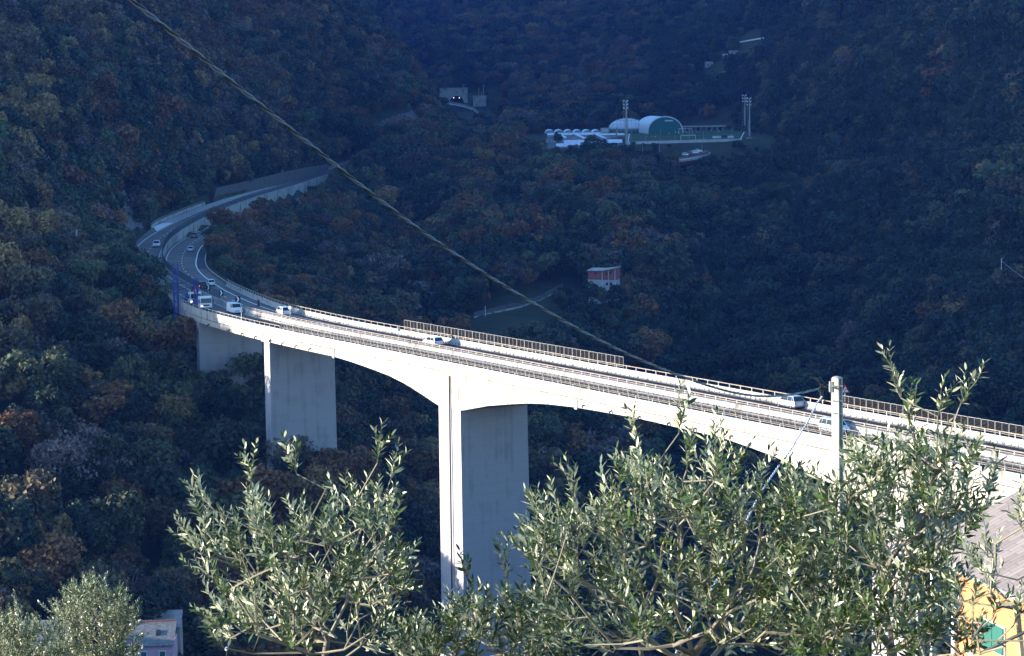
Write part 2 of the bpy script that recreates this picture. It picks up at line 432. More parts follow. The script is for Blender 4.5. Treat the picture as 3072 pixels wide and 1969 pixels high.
# knoll that carries the foot of the second pier
kg = np.exp(-(((XG + 36) / 17.0) ** 2 + ((YG - 419) / 20.0) ** 2) ** 1.5)
ZG = ZG * (1 - kg) + -30.0 * kg
nt_ = (np.abs(XG + 26) < 24) & (YG > 1560) & (YG < 1742)
ZG = np.where(nt_, np.minimum(ZG, 25.5 - np.clip((1742 - YG) / 60, 0, 2.5)), ZG)
kg = np.exp(-(((XG + 84) / 11.0) ** 2 + ((YG - 492) / 18.0) ** 2) ** 1.5)
ZG = np.where(ZG < -.5, ZG * (1 - kg) + -.5 * kg, ZG)
# plateau of the sports ground
pl = np.clip(1.25 - np.maximum(np.abs(XG - 72) / 66, np.abs(YG - 1240) / 140), 0, 0.2) / 0.2
pl = np.where(YG > 1076 + np.maximum(0, XG - 56) * .45, pl, 0)
ZG = ZG * (1 - pl) + np.where(XG < 54, 13.6, 15.8) * pl
# motorway bench
sidx = np.argmin((XG[:, :, None] - MX[None, None, ::3]) ** 2 + (YG[:, :, None] - MY[None, None, ::3]) ** 2, axis=2) * 3
dx = XG - MX[sidx]; dy = YG - MY[sidx]
OFF = dx * TY[sidx] - dy * TX[sidx]; SG = SS[sidx]
ZL = np.interp(np.interp(SG, SS, MY), [540, 580, 640, 770, 850, 940, 1030, 1100, 1200], [0, 0.2, 1.2, 2.7, 3.5, 4.0, 4.5, 6, 9])
bench = (YG > 505) & (YG < 1190)
wgt = np.clip((YG - 505) / 25, 0, 1) * np.clip((1190 - YG) / 30, 0, 1)
tgt = np.where(OFF < 0, ZL, np.minimum(ZL, 0.0)) - 0.45
lo = np.clip((OFF + 31) / 15.0, 0, 1); hi = np.clip((18 - OFF) / 5.0, 0, 1)
msk = np.where(bench, wgt, 0) * lo * hi
ZG = ZG * (1 - msk) + tgt * msk
# inner side of the bend must not rise above the road edge
cap = np.where(bench & (OFF > 13) & (OFF < 60), tgt + 1.0 + (OFF - 13) * 0.05, 1e9)
ZG = np.where(YG < 700, np.minimum(ZG, cap), ZG)
# under the viaduct the ground stays well below the deck
under = (YG >= 0) & (YG < 470) & (np.abs(OFF) < 22)
ZG = np.where(under, np.minimum(ZG, -12.0), ZG)
u2 = (YG >= 470) & (YG < 520) & (OFF > -9.5) & (OFF < 14)
ZG = np.where(u2, np.minimum(ZG, np.interp(YG, [470, 520], [-12, -2.5])), ZG)

def gz(x, y):
    y = max(4.01, min(y, 4199)); u = x / y
    i = np.interp(u, ug, np.arange(NU)); j = (math.log(y) - lyg[0]) / (lyg[1] - lyg[0])
    i = min(max(i, 0), NU - 1.001); j = min(max(j, 0), NY - 1.001)
    a = int(i); b = int(j); fi = i - a; fj = j - b
    return float((ZG[a, b] * (1 - fi) + ZG[a + 1, b] * fi) * (1 - fj) + (ZG[a, b + 1] * (1 - fi) + ZG[a + 1, b + 1] * fi) * fj)
tm = bpy.data.meshes.new('hillside')
vv = np.stack([XG, YG, ZG], -1).reshape(-1, 3)
ff = [(i * NY + j, (i + 1) * NY + j, (i + 1) * NY + j + 1, i * NY + j + 1) for i in range(NU - 1) for j in range(NY - 1)]
tm.from_pydata(vv.tolist(), [], ff)
GROUND = mat('woodland_floor', (0.026, 0.034, 0.016), 0.95, col2=(0.052, 0.056, 0.028), scale=0.12, spec=0.1, detail=8)
tm.materials.append(GROUND)
tm.polygons.foreach_set('use_smooth', [True] * len(ff))
ter = bpy.data.objects.new('hillside', tm); COL.objects.link(ter); tag(ter, kind='structure')
# the ground continues behind the camera and far to the sides
mb = MB()
mb.poly([(-6000, -3000, -95), (6000, -3000, -95), (6000, 6000, -95), (-6000, 6000, -95)])
mb.build('ground', GROUND, kind='structure')

# bare rock faces and netted cuttings (surfaces laid on the hillside)
def hit(px, py, y0=60.0):
    d = ray(px, py); y = y0
    while y < 4100:
        q = d * (y / d.y)
        if q.z + CAMZ < gz(q.x, q.y): break
        y *= 1.004
    return y
def draped(name, poly, m, kind='structure', lift=1.6, n=26, y0=60.0, rough=1.2, label=None, cat=None, wall=None):
    """patch laid on the hillside inside four corners given by sight lines, with real thickness"""
    n = max(n, 6); mb = MB()
    for i in range(n + 1):
        for j in range(n + 1):
            a = i / n; b = j / n
            x = (poly[0][0] * (1 - a) + poly[1][0] * a) * (1 - b) + (poly[3][0] * (1 - a) + poly[2][0] * a) * b
            y = (poly[0][1] * (1 - a) + poly[1][1] * a) * (1 - b) + (poly[3][1] * (1 - a) + poly[2][1] * a) * b
            p = atY(x, y, hit(x, y, y0)); p = p + Vector((0, -.7, 1)).normalized() * (lift + rough * abs(noise.noise(p * 0.21)) + rough * .6 * noise.noise(p * .06))
            mb.v.append(tuple(p))
    for i in range(n):
        for j in range(n):
            k = i * (n + 1) + j; mb.f.append((k, k + n + 1, k + n + 2, k + 1)); mb.m.append(0)
    base = len(mb.v)
    rim = [i * (n + 1) for i in range(n + 1)] + [n * (n + 1) + j for j in range(1, n + 1)] + [i * (n + 1) + n for i in range(n - 1, -1, -1)] + [j for j in range(n - 1, 0, -1)]
    for r_ in rim: mb.v.append(tuple(Vector(mb.v[r_]) + Vector((0, 2, -4))))
    L = len(rim)
    for q in range(L): mb.f.append((rim[q], rim[(q + 1) % L], base + (q + 1) % L, base + q)); mb.m.append(0)
    return mb.build(name, m, smooth=False, kind=kind, label=label, cat=cat)
ROCK = streak_mat('rock_face', (0.19, 0.175, 0.17), (0.10, 0.095, 0.09), vscale=(1.5, 1.5, 0.6), amt=0.9)
NETR = streak_mat('netted_cutting', (0.115, 0.10, 0.09), (0.05, 0.045, 0.04), vscale=(0.5, 0.5, 0.3), amt=0.8)
draped('rock_face', [(372, 700), (434, 700), (384, 572), (338, 584)], ROCK, y0=600)
draped('rock_slope', [(1136, 455), (1300, 402), (1236, 340), (1098, 390)], NETR, y0=1085)
GRASS = mat('verge_grass', (0.035, 0.05, 0.018), 0.95, col2=(0.075, 0.075, 0.035), scale=0.3, spec=0.1)
# ------------------------------------------------------------------ forest
nr = np.random.RandomState(11)
CLS = {   # crown colours
 'dark': ('dark green', (0.026, 0.044, 0.024)), 'olive': ('olive green', (0.080, 0.092, 0.040)),
 'rust': ('rust brown', (0.175, 0.092, 0.034)), 'brown': ('brown', (0.118, 0.092, 0.046)),
 'bare': ('grey pink half bare', (0.15, 0.115, 0.10)), 'ochre': ('yellow ochre', (0.23, 0.155, 0.055)),
 'pine': ('bright green', (0.07, 0.10, 0.04))}
CK = list(CLS)
LM = {k: leaf_mat(k + '_foliage', CLS[k][1], trans=0.2, objrand=0.4, var=0.35, scale=0.45) for k in CK}
BARK = mat('bark', (0.10, 0.085, 0.07), 0.9, var=0.3, scale=3)
def crown_arrays(seed, nquad, size, lumps, H=7.5, W=3.3, shape='round'):
    """leaf clumps spread over many uneven lumps; returns verts, faces (quads)"""
    q = np.random.RandomState(seed)
    cs = []; rs = []
    for i in range(lumps):
        t = q.rand()
        h = 0.28 + 0.66 * t
        if shape == 'cone': rr = W * 0.75 * (1.05 - h) * 1.2
        elif shape == 'spread': rr = W * 1.1 * math.sqrt(max(0.05, 1 - ((h - 0.72) / 0.34) ** 2)); h = 0.45 + 0.5 * t
        else: rr = W * math.sqrt(max(0.05, 1 - ((h - 0.58) / 0.42) ** 2)) * 0.85
        an = q.rand() * 6.283; d = rr * (0.35 + 0.65 * math.sqrt(q.rand()))
        cs.append((d * math.cos(an), d * math.sin(an), h * H)); rs.append(W * (0.22 + 0.25 * q.rand()))
    cs = np.array(cs); rs = np.array(rs)
    li = q.choice(lumps, nquad, p=rs ** 2 / np.sum(rs ** 2))
    d = q.normal(size=(nquad, 3)); d /= np.linalg.norm(d, axis=1)[:, None]
    d[:, 2] = np.where(q.rand(nquad) < 0.6, np.abs(d[:, 2]), d[:, 2])
    rad = rs[li] * (0.55 + 0.55 * q.rand(nquad) ** 0.6)
    c = cs[li] + d * rad[:, None]
    nrm = d * 0.8 + q.normal(size=(nquad, 3)) * 0.55; nrm /= np.linalg.norm(nrm, axis=1)[:, None]
    ax = np.cross(nrm, q.normal(size=(nquad, 3))); ax /= np.linalg.norm(ax, axis=1)[:, None]
    bx = np.cross(nrm, ax)
    s = size * (0.5 + q.rand(nquad))
    a = ax * (s * 0.5)[:, None]; b = bx * (s * (0.28 + 0.22 * q.rand(nquad)))[:, None]
    V = np.stack([c - a, c - b, c + a, c + b], 1).reshape(-1, 3)
    return V, np.arange(nquad * 4).reshape(-1, 4)
def trunk_mb(seed, H=7.5, bare=False):
    q = random.Random(seed); mb = MB()
    top = Vector((q.uniform(-.4, .4), q.uniform(-.4, .4), H * 0.62))
    mb.tube([(0, 0, -1.2), (0.05, 0, H * 0.2), tuple(top * 0.6 + Vector((0, 0, H * .1))), tuple(top)], [0.22, 0.17, 0.11, 0.05], 5)
    nb = 22 if bare else 7
    for i in range(nb):
        a = q.random() * 6.283; h = H * q.uniform(0.22, 0.6); L = q.uniform(1.2, 2.9)
        p0 = Vector((0.05, 0, h)); dr = Vector((math.cos(a), math.sin(a), q.uniform(0.5, 1.4))).normalized()
        p1 = p0 + dr * L * 0.5; p2 = p1 + (dr + Vector((0, 0, 0.5))).normalized() * L * 0.6
        mb.tube([p0, p1, p2], [0.07, 0.045, 0.015], 4, caps=False)
    return mb
def mesh_np(name, V, Fq, mt):
    me = bpy.data.meshes.new(name)
    me.vertices.add(len(V)); me.vertices.foreach_set('co', V.astype(np.float32).ravel())
    n = len(Fq); k = Fq.shape[1]
    me.loops.add(n * k); me.loops.foreach_set('vertex_index', Fq.astype(np.int32).ravel())
    me.polygons.add(n); me.polygons.foreach_set('loop_start', np.arange(0, n * k, k, dtype=np.int32))
    me.materials.append(mt); me.update(calc_edges=True)
    return me
SHP = {'dark': ('round', 'round', 'spread'), 'olive': ('round', 'spread', 'round'), 'rust': ('round', 'spread', 'round'), 'brown': ('round', 'round', 'spread'),
       'bare': ('spread', 'round', 'round'), 'ochre': ('round', 'spread', 'spread'), 'pine': ('cone', 'spread', 'cone')}
HI = {}; LO = {}
srcc = bpy.data.collections.new('crown_sources')
order = []
TRK = [trunk_mb(50 + i).mesh('trunk', BARK, True) for i in range(3)]
TRKB = trunk_mb(60, bare=True).mesh('trunk', mat('pale_bark', (0.22, 0.19, 0.17), 0.9), True)
for ci, c in enumerate(CK):
    for v in range(3):
        nq = 3000 if c != 'bare' else 1500
        V, Fq = crown_arrays(100 + ci * 7 + v, nq, 0.44 if c != 'bare' else 0.34, 26 + 5 * v, shape=SHP[c][v])
        HI[(c, v)] = mesh_np('crown', V, Fq, LM[c])
        V, Fq = crown_arrays(300 + ci * 7 + v, 1500 if c != 'bare' else 900, 0.62 if c != 'bare' else 0.5, 20 + 3 * v, shape=SHP[c][v])
        me = mesh_np('tree_source', V, Fq, LM[c])
        o = bpy.data.objects.new('tree_source_%02d' % len(order), me); srcc.objects.link(o)
        order.append((c, v))
# where trees may stand
def inpoly(px, py, poly):
    c = False; n = len(poly); j = n - 1
    for i in range(n):
        if (poly[i][1] > py) != (poly[j][1] > py) and px < (poly[j][0] - poly[i][0]) * (py - poly[i][1]) / (poly[j][1] - poly[i][1]) + poly[i][0]: c = not c
        j = i
    return c
def pix(x, y, z):
    v = Vector((x, y, z - CAMZ)); d = v.dot(_fw)
    return 1536 + F_PX * v.dot(_rt) / d, 984.5 - F_PX * v.dot(_up) / d
CLEAR = [(70, 1240, 64, 165), (27, 749, 10, 12), (-30, 1680, 26, 90), (66, 1045, 52, 32), (0, 0, 70, 95), (-56, 318, 9, 15), (-80, 372, 5, 6), (-72, 322, 12, 10)]
ZONES = [  # photo zones whose ground is seen bare: (polygon, Ymin, Ymax)
 ([(340, 735), (445, 745), (392, 568), (335, 570)], 600, 800), ([(1125, 455), (1300, 410), (1240, 325), (1095, 375)], 1080, 1300),
 ([(1340, 990), (1410, 940), (1560, 902), (1692, 846), (1720, 880), (1640, 985), (1450, 1030)], 540, 775), ([(1340, 990), (1700, 960), (1700, 1070), (1400, 1090)], 541, 775),
 ]
FARH = [(2130, 202, 22), (2178, 176, 20), (2202, 168, 24), (2178, 220, 14), (2528, 46, 22), (2255, 122, 70)]
for a_, b_, w_ in FARH: ZONES.append(([(a_ - w_ / 2 - 13, b_ - 4), (a_ + w_ / 2 + 13, b_ - 4), (a_ + w_ / 2 + 13, b_ + 64), (a_ - w_ / 2 - 13, b_ + 64)], 1000, 2400))
def classify(x, y, px, py):
    n1 = 1.6 * noise.noise(Vector((x / 34, y / 60, 1.7))); n2 = 1.6 * noise.noise(Vector((x / 60 + 9, y / 130, 4.2))); r = rnd.random()
    if px > 1950 and y > 560 or px > 2300:       # dark evergreen slope on the right
        w_ = dict(dark=.84, olive=.10, brown=.03, bare=.01, rust=.005, ochre=.005, pine=.01)
    elif y > 1500:
        w_ = dict(dark=.40, olive=.2, brown=.22, bare=.06, rust=.08, ochre=.04, pine=.0)
    elif px < 1330 and y > 650 and py < 560:     # upper left hill, autumn coloured
        w_ = dict(dark=.24, olive=.18, brown=.26, bare=.06, rust=.18, ochre=.05, pine=.03)
    elif px < 560 and y < 600:                   # slope left of the viaduct
        w_ = dict(dark=.28, olive=.27, brown=.12, bare=.08, rust=.10, ochre=.04, pine=.13)
    else:
        w_ = dict(dark=.36, olive=.20, brown=.17, bare=.07, rust=.15, ochre=.03, pine=.02)
    for k, v in (('rust', 1 + 2.2 * n1), ('brown', 1 + 1.5 * n2), ('dark', 1 - 1.2 * n1), ('ochre', 1 + 2 * n2), ('pine', 1 - 2 * n2), ('olive', 1 - n2)):
        w_[k] *= max(0.05, v)
    t = r * sum(w_.values())
    for k, v in w_.items():
        t -= v
        if t <= 0: return k
    return 'dark'
# horizon rows for culling trees that can never be seen
HZ = np.full((NU, NY), 0.0)
tanel = (ZG - CAMZ) / np.exp(lyg)[None, :]
HZ = np.maximum.accumulate(tanel, axis=1)
pts = []
Yc = 205.0
while Yc < 4000:
    sp = 6.0 if Yc < 900 else 6.0 + (Yc - 900) * 0.0020
    umax = 0.27 if Yc > 900 else 0.30
    umin = -0.27 if Yc > 1500 else -0.36 if Yc > 520 else -0.62
    nx = int((umax - umin) * Yc / sp)
    for i in range(nx):
        y = Yc + rnd.uniform(-.5, .5) * sp; u = umin + (i + rnd.random()) * sp / Yc; x = u * y
        pts.append((x, y))
    Yc += sp * (1.0 if Yc < 900 else 1.25)
for x, y in list(pts):          # steep banks need trees by surface area, not by plan area
    if 560 < y < 1450 and abs(x / y) < .25:
        g = math.hypot(gz(x + 2, y) - gz(x - 2, y), gz(x, y + 2) - gz(x, y - 2)) / 4
        for k in range(min(5, int(g * 3.2 - .5))): pts.append((x + rnd.uniform(-3.2, 3.2), y + rnd.uniform(-3.2, 3.2)))
for k in range(430):            # scrub on the bank in front of the sports ground
    pts.append((rnd.uniform(20, 125), rnd.uniform(1005, 1076)) if k < 330 else (rnd.uniform(128, 146), rnd.uniform(1085, 1360)))
for k in range(260):            # scrub above the long wall and around the tunnel
    if k < 150:
        s_ = rnd.uniform(s_of_Y(838), s_of_Y(1150)); q_ = P(s_, -rnd.uniform(15.5, 34)); pts.append((q_.x, q_.y))
    else: pts.append((rnd.uniform(-58, -2), rnd.uniform(1600, 1760)))
for k in range(190): pts.append((rnd.uniform(96, 150), rnd.uniform(1030, 1125) if k < 120 else rnd.uniform(1125, 1330)))
for k in range(90): pts.append((rnd.uniform(-16, 16), rnd.uniform(655, 722)))
NS = len(pts) - 970
T_ = []
MXs, MYs, TXs, TYs, SSs = MX[::2], MY[::2], TX[::2], TY[::2], SS[::2]
for ip_, (x, y) in enumerate(pts):
    z = gz(x, y); scrub = ip_ >= NS
    te = (z + 13 - CAMZ) / y
    i = int(np.clip(np.interp(x / y, ug, np.arange(NU)), 0, NU - 1)); j = int((math.log(y * 0.985) - lyg[0]) / (lyg[1] - lyg[0]))
    inframe = abs(x / y) < 0.245
    if inframe and te < HZ[i, max(j - 1, 0)] - 8.0 / y: continue
    px, py = pix(x, y, z)
    if inframe and py < -260: continue
    if not inframe and y > 560 and (x > 0 or rnd.random() < 0.6): continue
    bad = False
    for (cx_, cy_, rx_, ry_) in CLEAR:
        if not scrub and abs(x - cx_) < rx_ and abs(y - cy_) < ry_: bad = True; break
    if bad: continue
    k = int(np.argmin((MXs - x) ** 2 + (MYs - y) ** 2)); of = (x - MXs[k]) * TYs[k] - (y - MYs[k]) * TXs[k]
    sc = rnd.triangular(0.65, 1.85, 1.0)
    if y < 1158:
        if y > 470:
            if (-15 if y > 600 else -11.2) < of < 13.5: continue
            if y < 600 and -32 < of < 0: sc = rnd.uniform(1.1, 1.4)
            if 545 < y < 930 and 13 < of < 55: sc = rnd.uniform(.6, .95)
            if 825 < y < 890 and -20 < of < -12: continue     # grassed verge under the long wall
        elif abs(of) < 11:
            zt = -7.5 if y > 395 else -9
            if z + 8 * sc > zt:
                sc = (zt - z) / 8.0
                if sc < 0.35: continue
    for poly, ya, yb in ZONES:
        if ya < y < yb and inpoly(px, py, poly):
            if ya == 541: sc = rnd.uniform(.25, .4)
            else: bad = True; break
    if bad: continue
    if 395 < y < 470 and -12 < of < -9 : continue
    if scrub:
        sc = rnd.uniform(.22, .55)
        sc *= .9
        if 1380 < px < 1700 and 640 < y < 730 and py < 985 + (1560 - px) * .2: continue
        if 14 < x < 130 and 1076 + max(0, x - 56) * .45 < y < 1400 and x < 122: continue
        if y > 1500 and abs(x / y + .0237) < .0075: continue
        if y > 800 and x < -60: sc *= 1.7
        if 2020 < px < 2200 and 440 < py < 480: continue
    if 15 < x < 42 and 705 < y < 738: sc = min(sc, .7)
    if 1380 < y < 1740 and -60 < x < 0: sc *= .6
    c = classify(x, y, px, py)
    if y > 560 and rnd.random() < 0.05: sc *= 1.3
    T_.append((x, y, z, sc, c, px, py))
print('forest trees', len(T_))
# individuals: the trees that show largest
vis = []
for n_, t in enumerate(T_):
    x, y, z, sc, c, px, py = t
    tx_, ty_ = pix(x, y, z + 7 * sc)
    if -20 < px < 3090 and ty_ < 1960 and py > 0:
        i = int(np.clip(np.interp(x / y, ug, np.arange(NU)), 0, NU - 1)); j = int((math.log(y) - lyg[0]) / (lyg[1] - lyg[0]))
        if (z + 6 * sc - CAMZ) / y > HZ[i, max(j - 2, 0)]:
            hid = (570 < tx_ < 1290 and ty_ > 1500) or (tx_ > 1600 and ty_ > 1330)
            vis.append((y / sc + (4000 if hid else 0), n_))
vis.sort(); chosen = set(n_ for _, n_ in vis[:300])
def placeword(px, py, y, x):
    if px < 200 and py > 1500: return 'above the low houses'
    if py > 1500: return 'in deep shade low on the left slope'
    if 880 < px < 1300: return 'in the dark ravine between two tall piers'
    if px >= 1300: return 'in the dark ravine beyond the tallest pier'
    if 600 < px <= 880: return 'around the foot of the broad shaded pier'
    if 440 < px <= 600 and py < 1150: return 'just below the bridge inspection trucks'
    if 440 < px <= 600: return 'below the left end of the viaduct'
    if py < 820: return 'high on the slope beside the bend'
    if py < 1150: return 'on the sun flecked upper left slope'
    return 'on the shaded middle of the left slope'
for n_ in sorted(chosen):
    x, y, z, sc, c, px, py = T_[n_]
    v = rnd.randrange(3)
    nm = {'pine': 'pine_tree'}.get(c, 'tree')
    shape = SHP[c][v]
    szw = 'small' if sc < 1.0 else 'tall' if sc > 1.3 else 'mid sized'
    lab = '%s %s %s tree %s' % (szw, {'round': 'round', 'spread': 'spreading', 'cone': 'pointed'}[shape], CLS[c][0], placeword(px, py, y, x))
    t = thing(nm, lab, 'tree', (x, y, z), rnd.random() * 6.28, 'woodland trees below and beside the viaduct')
    t.scale = (sc * rnd.uniform(.9, 1.15), sc * rnd.uniform(.9, 1.15), sc)
    put('crown', HI[(c, v)], t); put('trunk', TRKB if c == 'bare' else TRK[v], t)
# the rest of the wood: one object, instanced crowns
rest = [t for n_, t in enumerate(T_) if n_ not in chosen]
me = bpy.data.meshes.new('forest')
me.from_pydata([(t[0], t[1], t[2]) for t in rest], [], [])
ai = me.attributes.new('kind_index', 'INT', 'POINT'); ai.data.foreach_set('value', [order.index((t[4], rnd.randrange(3))) for t in rest])
asc = me.attributes.new('tree_scale', 'FLOAT', 'POINT'); asc.data.foreach_set('value', [t[3] for t in rest])
ar = me.attributes.new('tree_turn', 'FLOAT', 'POINT'); ar.data.foreach_set('value', [rnd.random() * 6.28 for t in rest])
fo = bpy.data.objects.new('forest', me); COL.objects.link(fo)
tag(fo, 'dense mixed autumn woodland covering the valley sides beyond the nearer trees', 'woodland', kind='stuff')
ng = bpy.data.node_groups.new('forest_nodes', 'GeometryNodeTree')
ng.interface.new_socket('Geometry', in_out='INPUT', socket_type='NodeSocketGeometry')
ng.interface.new_socket('Geometry', in_out='OUTPUT', socket_type='NodeSocketGeometry')
gi = ng.nodes.new('NodeGroupInput'); go = ng.nodes.new('NodeGroupOutput')
ip = ng.nodes.new('GeometryNodeInstanceOnPoints'); cinfo = ng.nodes.new('GeometryNodeCollectionInfo')
cinfo.inputs['Collection'].default_value = srcc; cinfo.inputs['Separate Children'].default_value = True; cinfo.inputs['Reset Children'].default_value = True
def nattr(name, ty):
    a = ng.nodes.new('GeometryNodeInputNamedAttribute'); a.data_type = ty; a.inputs['Name'].default_value = name
    return [q for q in a.outputs if q.enabled and q.name == 'Attribute'][0]
ip.inputs['Pick Instance'].default_value = True
ng.links.new(gi.outputs[0], ip.inputs['Points']); ng.links.new(cinfo.outputs[0], ip.inputs['Instance'])
ng.links.new(nattr('kind_index', 'INT'), ip.inputs['Instance Index'])
cmb = ng.nodes.new('ShaderNodeCombineXYZ'); ng.links.new(nattr('tree_turn', 'FLOAT'), cmb.inputs['Z'])
ng.links.new(cmb.outputs[0], ip.inputs['Rotation']); ng.links.new(nattr('tree_scale', 'FLOAT'), ip.inputs['Scale'])
ng.links.new(ip.outputs[0], go.inputs[0])
md = fo.modifiers.new('forest', 'NODES'); md.node_group = ng
# ------------------------------------------------------------------ roads
S_A = -190.0                      # viaduct goes on to the right, out of the frame
S_END = s_of_Y(505)               # end of the viaduct deck, start of the cut bench
S_T = s_of_Y(1150)
def ext_r(s):                     # extra shoulder on the inside of the bend
    Y = float(np.interp(s, SS, MY)); return float(np.interp(Y, [500, 600, 900], [0, 2.6, 2.6]))
def ext_l(s):
    Y = float(np.interp(s, SS, MY)); return float(np.interp(Y, [560, 640, 700, 720], [0, 1.0, 3.2, 4.2]))
ASPV = mat('grazing_sun_asphalt', (0.040, 0.038, 0.036), 0.9, var=0.3, scale=0.2, bump=0.3, spec=0.15)  # darkened deck tone: self-shadowing under grazing sun put into the colour
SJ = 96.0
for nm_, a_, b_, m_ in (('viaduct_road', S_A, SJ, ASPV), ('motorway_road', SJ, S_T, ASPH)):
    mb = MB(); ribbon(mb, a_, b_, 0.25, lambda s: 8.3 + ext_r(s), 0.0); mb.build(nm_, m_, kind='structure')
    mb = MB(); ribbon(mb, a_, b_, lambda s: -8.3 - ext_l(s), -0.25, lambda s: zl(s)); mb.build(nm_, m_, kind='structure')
mb = MB(); ribbon(mb, s_of_Y(560), s_of_Y(700), lambda s: 6.2 + ext_r(s) * 0.95 + 0.15, lambda s: 8.25 + ext_r(s), 0.004)
mb.build('resurfaced_shoulder', ASPHD, kind='structure')
def markings(side, parent=None):
    mb = MB()
    if side > 0:
        zf = lambda s: 0.008
        ribbon(mb, S_A, S_T, 0.85, 1.02, zf)
        ribbon(mb, S_A, S_T, lambda s: 6.2 + ext_r(s) * 0.95 - 0.14, lambda s: 6.2 + ext_r(s) * .95 + .14, zf)
        s = S_A
        while s < S_T: ribbon(mb, s, s + 3.2, 3.65 + ext_r(s) * .45, 3.82 + ext_r(s) * .45, zf, step=2); s += 9.0
    else:
        zf = lambda s: zl(s) + 0.008
        ribbon(mb, S_A, S_T, -1.02, -0.85, zf)
        ribbon(mb, S_A, S_T, lambda s: -8.1 if s > S_END else -7.5, lambda s: -7.85 if s > S_END else -7.25, zf)
        s = S_A
        while s < S_T: ribbon(mb, s, s + 3.2, -4.35, -4.18, zf, step=2); s += 9.0
        # hatched emergency area
        s = s_of_Y(722)
        while s < s_of_Y(990):
            k = len(mb.v)
            for (a, o) in ((0, -8.4), (1.6, -8.4), (4.8, -12.2), (3.2, -12.2)): mb.v.append(tuple(P(s + a, o, zf(s + a) + .002)))
            mb.f.append((k, k + 1, k + 2, k + 3)); mb.m.append(0); s += 4.2
        k = len(mb.v)
        ribbon(mb, s_of_Y(688), s_of_Y(722), lambda s: -8.4 - np.interp(s, [s_of_Y(688), s_of_Y(705)], [0.2, 3.4]), -8.4, lambda s: zl(s) + .010)
    mb.build('lane_markings', WHITE, kind='structure')
markings(1); markings(-1)

# ------------------------------------------------------------------ the viaduct
via = thing('viaduct', 'tall pale concrete motorway viaduct on broad wall piers crossing the dark valley', 'bridge', (0, 0, -1.5))
VO = Vector((0, 0, 1.5))
def vb(mb, name, m, par=via, **k):
    mb.v = [tuple(Vector(p) + (VO if par is via else Vector((0, 0, 0)))) for p in mb.v]
    return mb.build(name, m, par, **k)
mb = MB(); strip(mb, S_A, S_END, [(-8.42, -0.02), (-8.42, -0.55), (-7.6, -0.75), (7.6, -0.75), (8.42, -0.45), (8.42, -0.02)], step=3)
vb(mb, 'deck_slab', CONC)
SOF = [(-190, -2.0), (-172, -2.0), (-165, -1.9), (-132, -1.9), (-126, -2.3), (-120, -2.9), (-113, -3.8), (-106.5, -5.2), (-102.4, -6.1), (-95.7, -6.1), (-90, -5.0), (-86, -4.3), (-82, -3.7), (-77, -2.9), (-72, -2.4), (-66, -1.9), (-45.6, -1.65), (-30.7, -1.95), (-23.1, -2.35), (-17.9, -2.8), (-13.4, -3.4), (-5.9, -4.5), (2.6, -6.2), (9.6, -6.2), (15.6, -4.9), (20.8, -3.9), (26, -3.2), (32.3, -2.7), (40, -2.2), (46, -1.95), (73, -1.85), (93, -1.8), (110, -1.7), (S_END, -1.9)]
def soff(s): return float(np.interp(s, [a for a, b in SOF], [b for a, b in SOF]))
mb = MB(); strip(mb, S_A, 30.8, lambda s: [(-8.2, -0.72), (-8.2, soff(s)), (3.7, soff(s)), (3.7, -0.72)], step=1.2); vb(mb, 'girder', CONC)
mb = MB(); strip(mb, 31.0, S_END, lambda s: [(-8.2, -0.72), (-8.2, soff(s)), (4.5, soff(s)), (4.5, -0.72)], step=2.5); vb(mb, 'girder', CONC)
# joint noses of the drop-in spans and a long raised fascia panel
for s0 in (-30.8, -65.9, 46.2, -131.8):
    mb = MB(); strip(mb, s0 - 0.35, s0 + 0.35, [(-8.34, -0.74), (-8.34, soff(s0) - 0.25), (-8.19, soff(s0) - 0.25), (-8.19, -0.74)], step=.7); vb(mb, 'joint_block', CONC)
for a, b in ((-30.4, 45.8), (-131.0, -66.3)):
    mb = MB(); strip(mb, a, b, [(-8.235, -1.02), (-8.235, -1.07), (-8.19, -1.07), (-8.19, -1.02)], step=3); vb(mb, 'fascia_joint', mat('joint_dark', (0.16, 0.13, 0.10), 0.9))
jm = MB()
s = -188.0
while s < 120:
    jm.box(-.025, .025, -.02, .02, -.50, .98, TR(P(s, -8.45, 0), heading(s))); s += 7.8
s = -184.0
while s < 110:
    jm.box(-.015, .015, -.012, .012, soff(s) + .1, -.8, TR(P(s, -8.205, 0), heading(s))); s += 15.6
vb(jm, 'segment_joints', mat('joint_dark', (0.16, 0.13, 0.10), 0.9))
def pier(s0, s1, o0, o1, zt, zb, bat=0.006):
    mb = MB(); rings = []
    n = 10
    for i in range(n + 1):
        z = zt + (zb - zt) * i / n; g = (zt - z) * bat
        rings.append([P(s0 - g, o0 - g * .4, z), P(s1 + g * .2, o0 - g * .4, z), P(s1 + g * .2, o1 + g * 1.2, z), P(s0 - g, o1 + g * 1.2, z)])
    mb.loft(rings); vb(mb, 'pier', CONCP)
pier(2.65, 9.6, -8.17, 3.67, -6.0, -98)
pier(-102.4, -95.7, -8.17, 3.67, -5.9, -98)
pier(72.4, 74.9, -8.17, 4.4, -1.7, -60, bat=0.004)
pier(112.0, 114.4, -8.1, 4.4, -1.6, -48, bat=0.004)
mb = MB(); strip(mb, 71.7, 75.6, [(-8.36, -1.15), (-8.36, -2.0), (-8.18, -2.0), (-8.18, -1.15)], step=1); vb(mb, 'pier_head', CONC)
dp = MB(); dp.tube([P(5.6, -8.42, -1.1), P(5.6, -8.42, -5), P(5.5, -8.6, -30), P(5.4, -8.8, -70)], 0.13, 8); vb(dp, 'drain_pipe', DARKM)
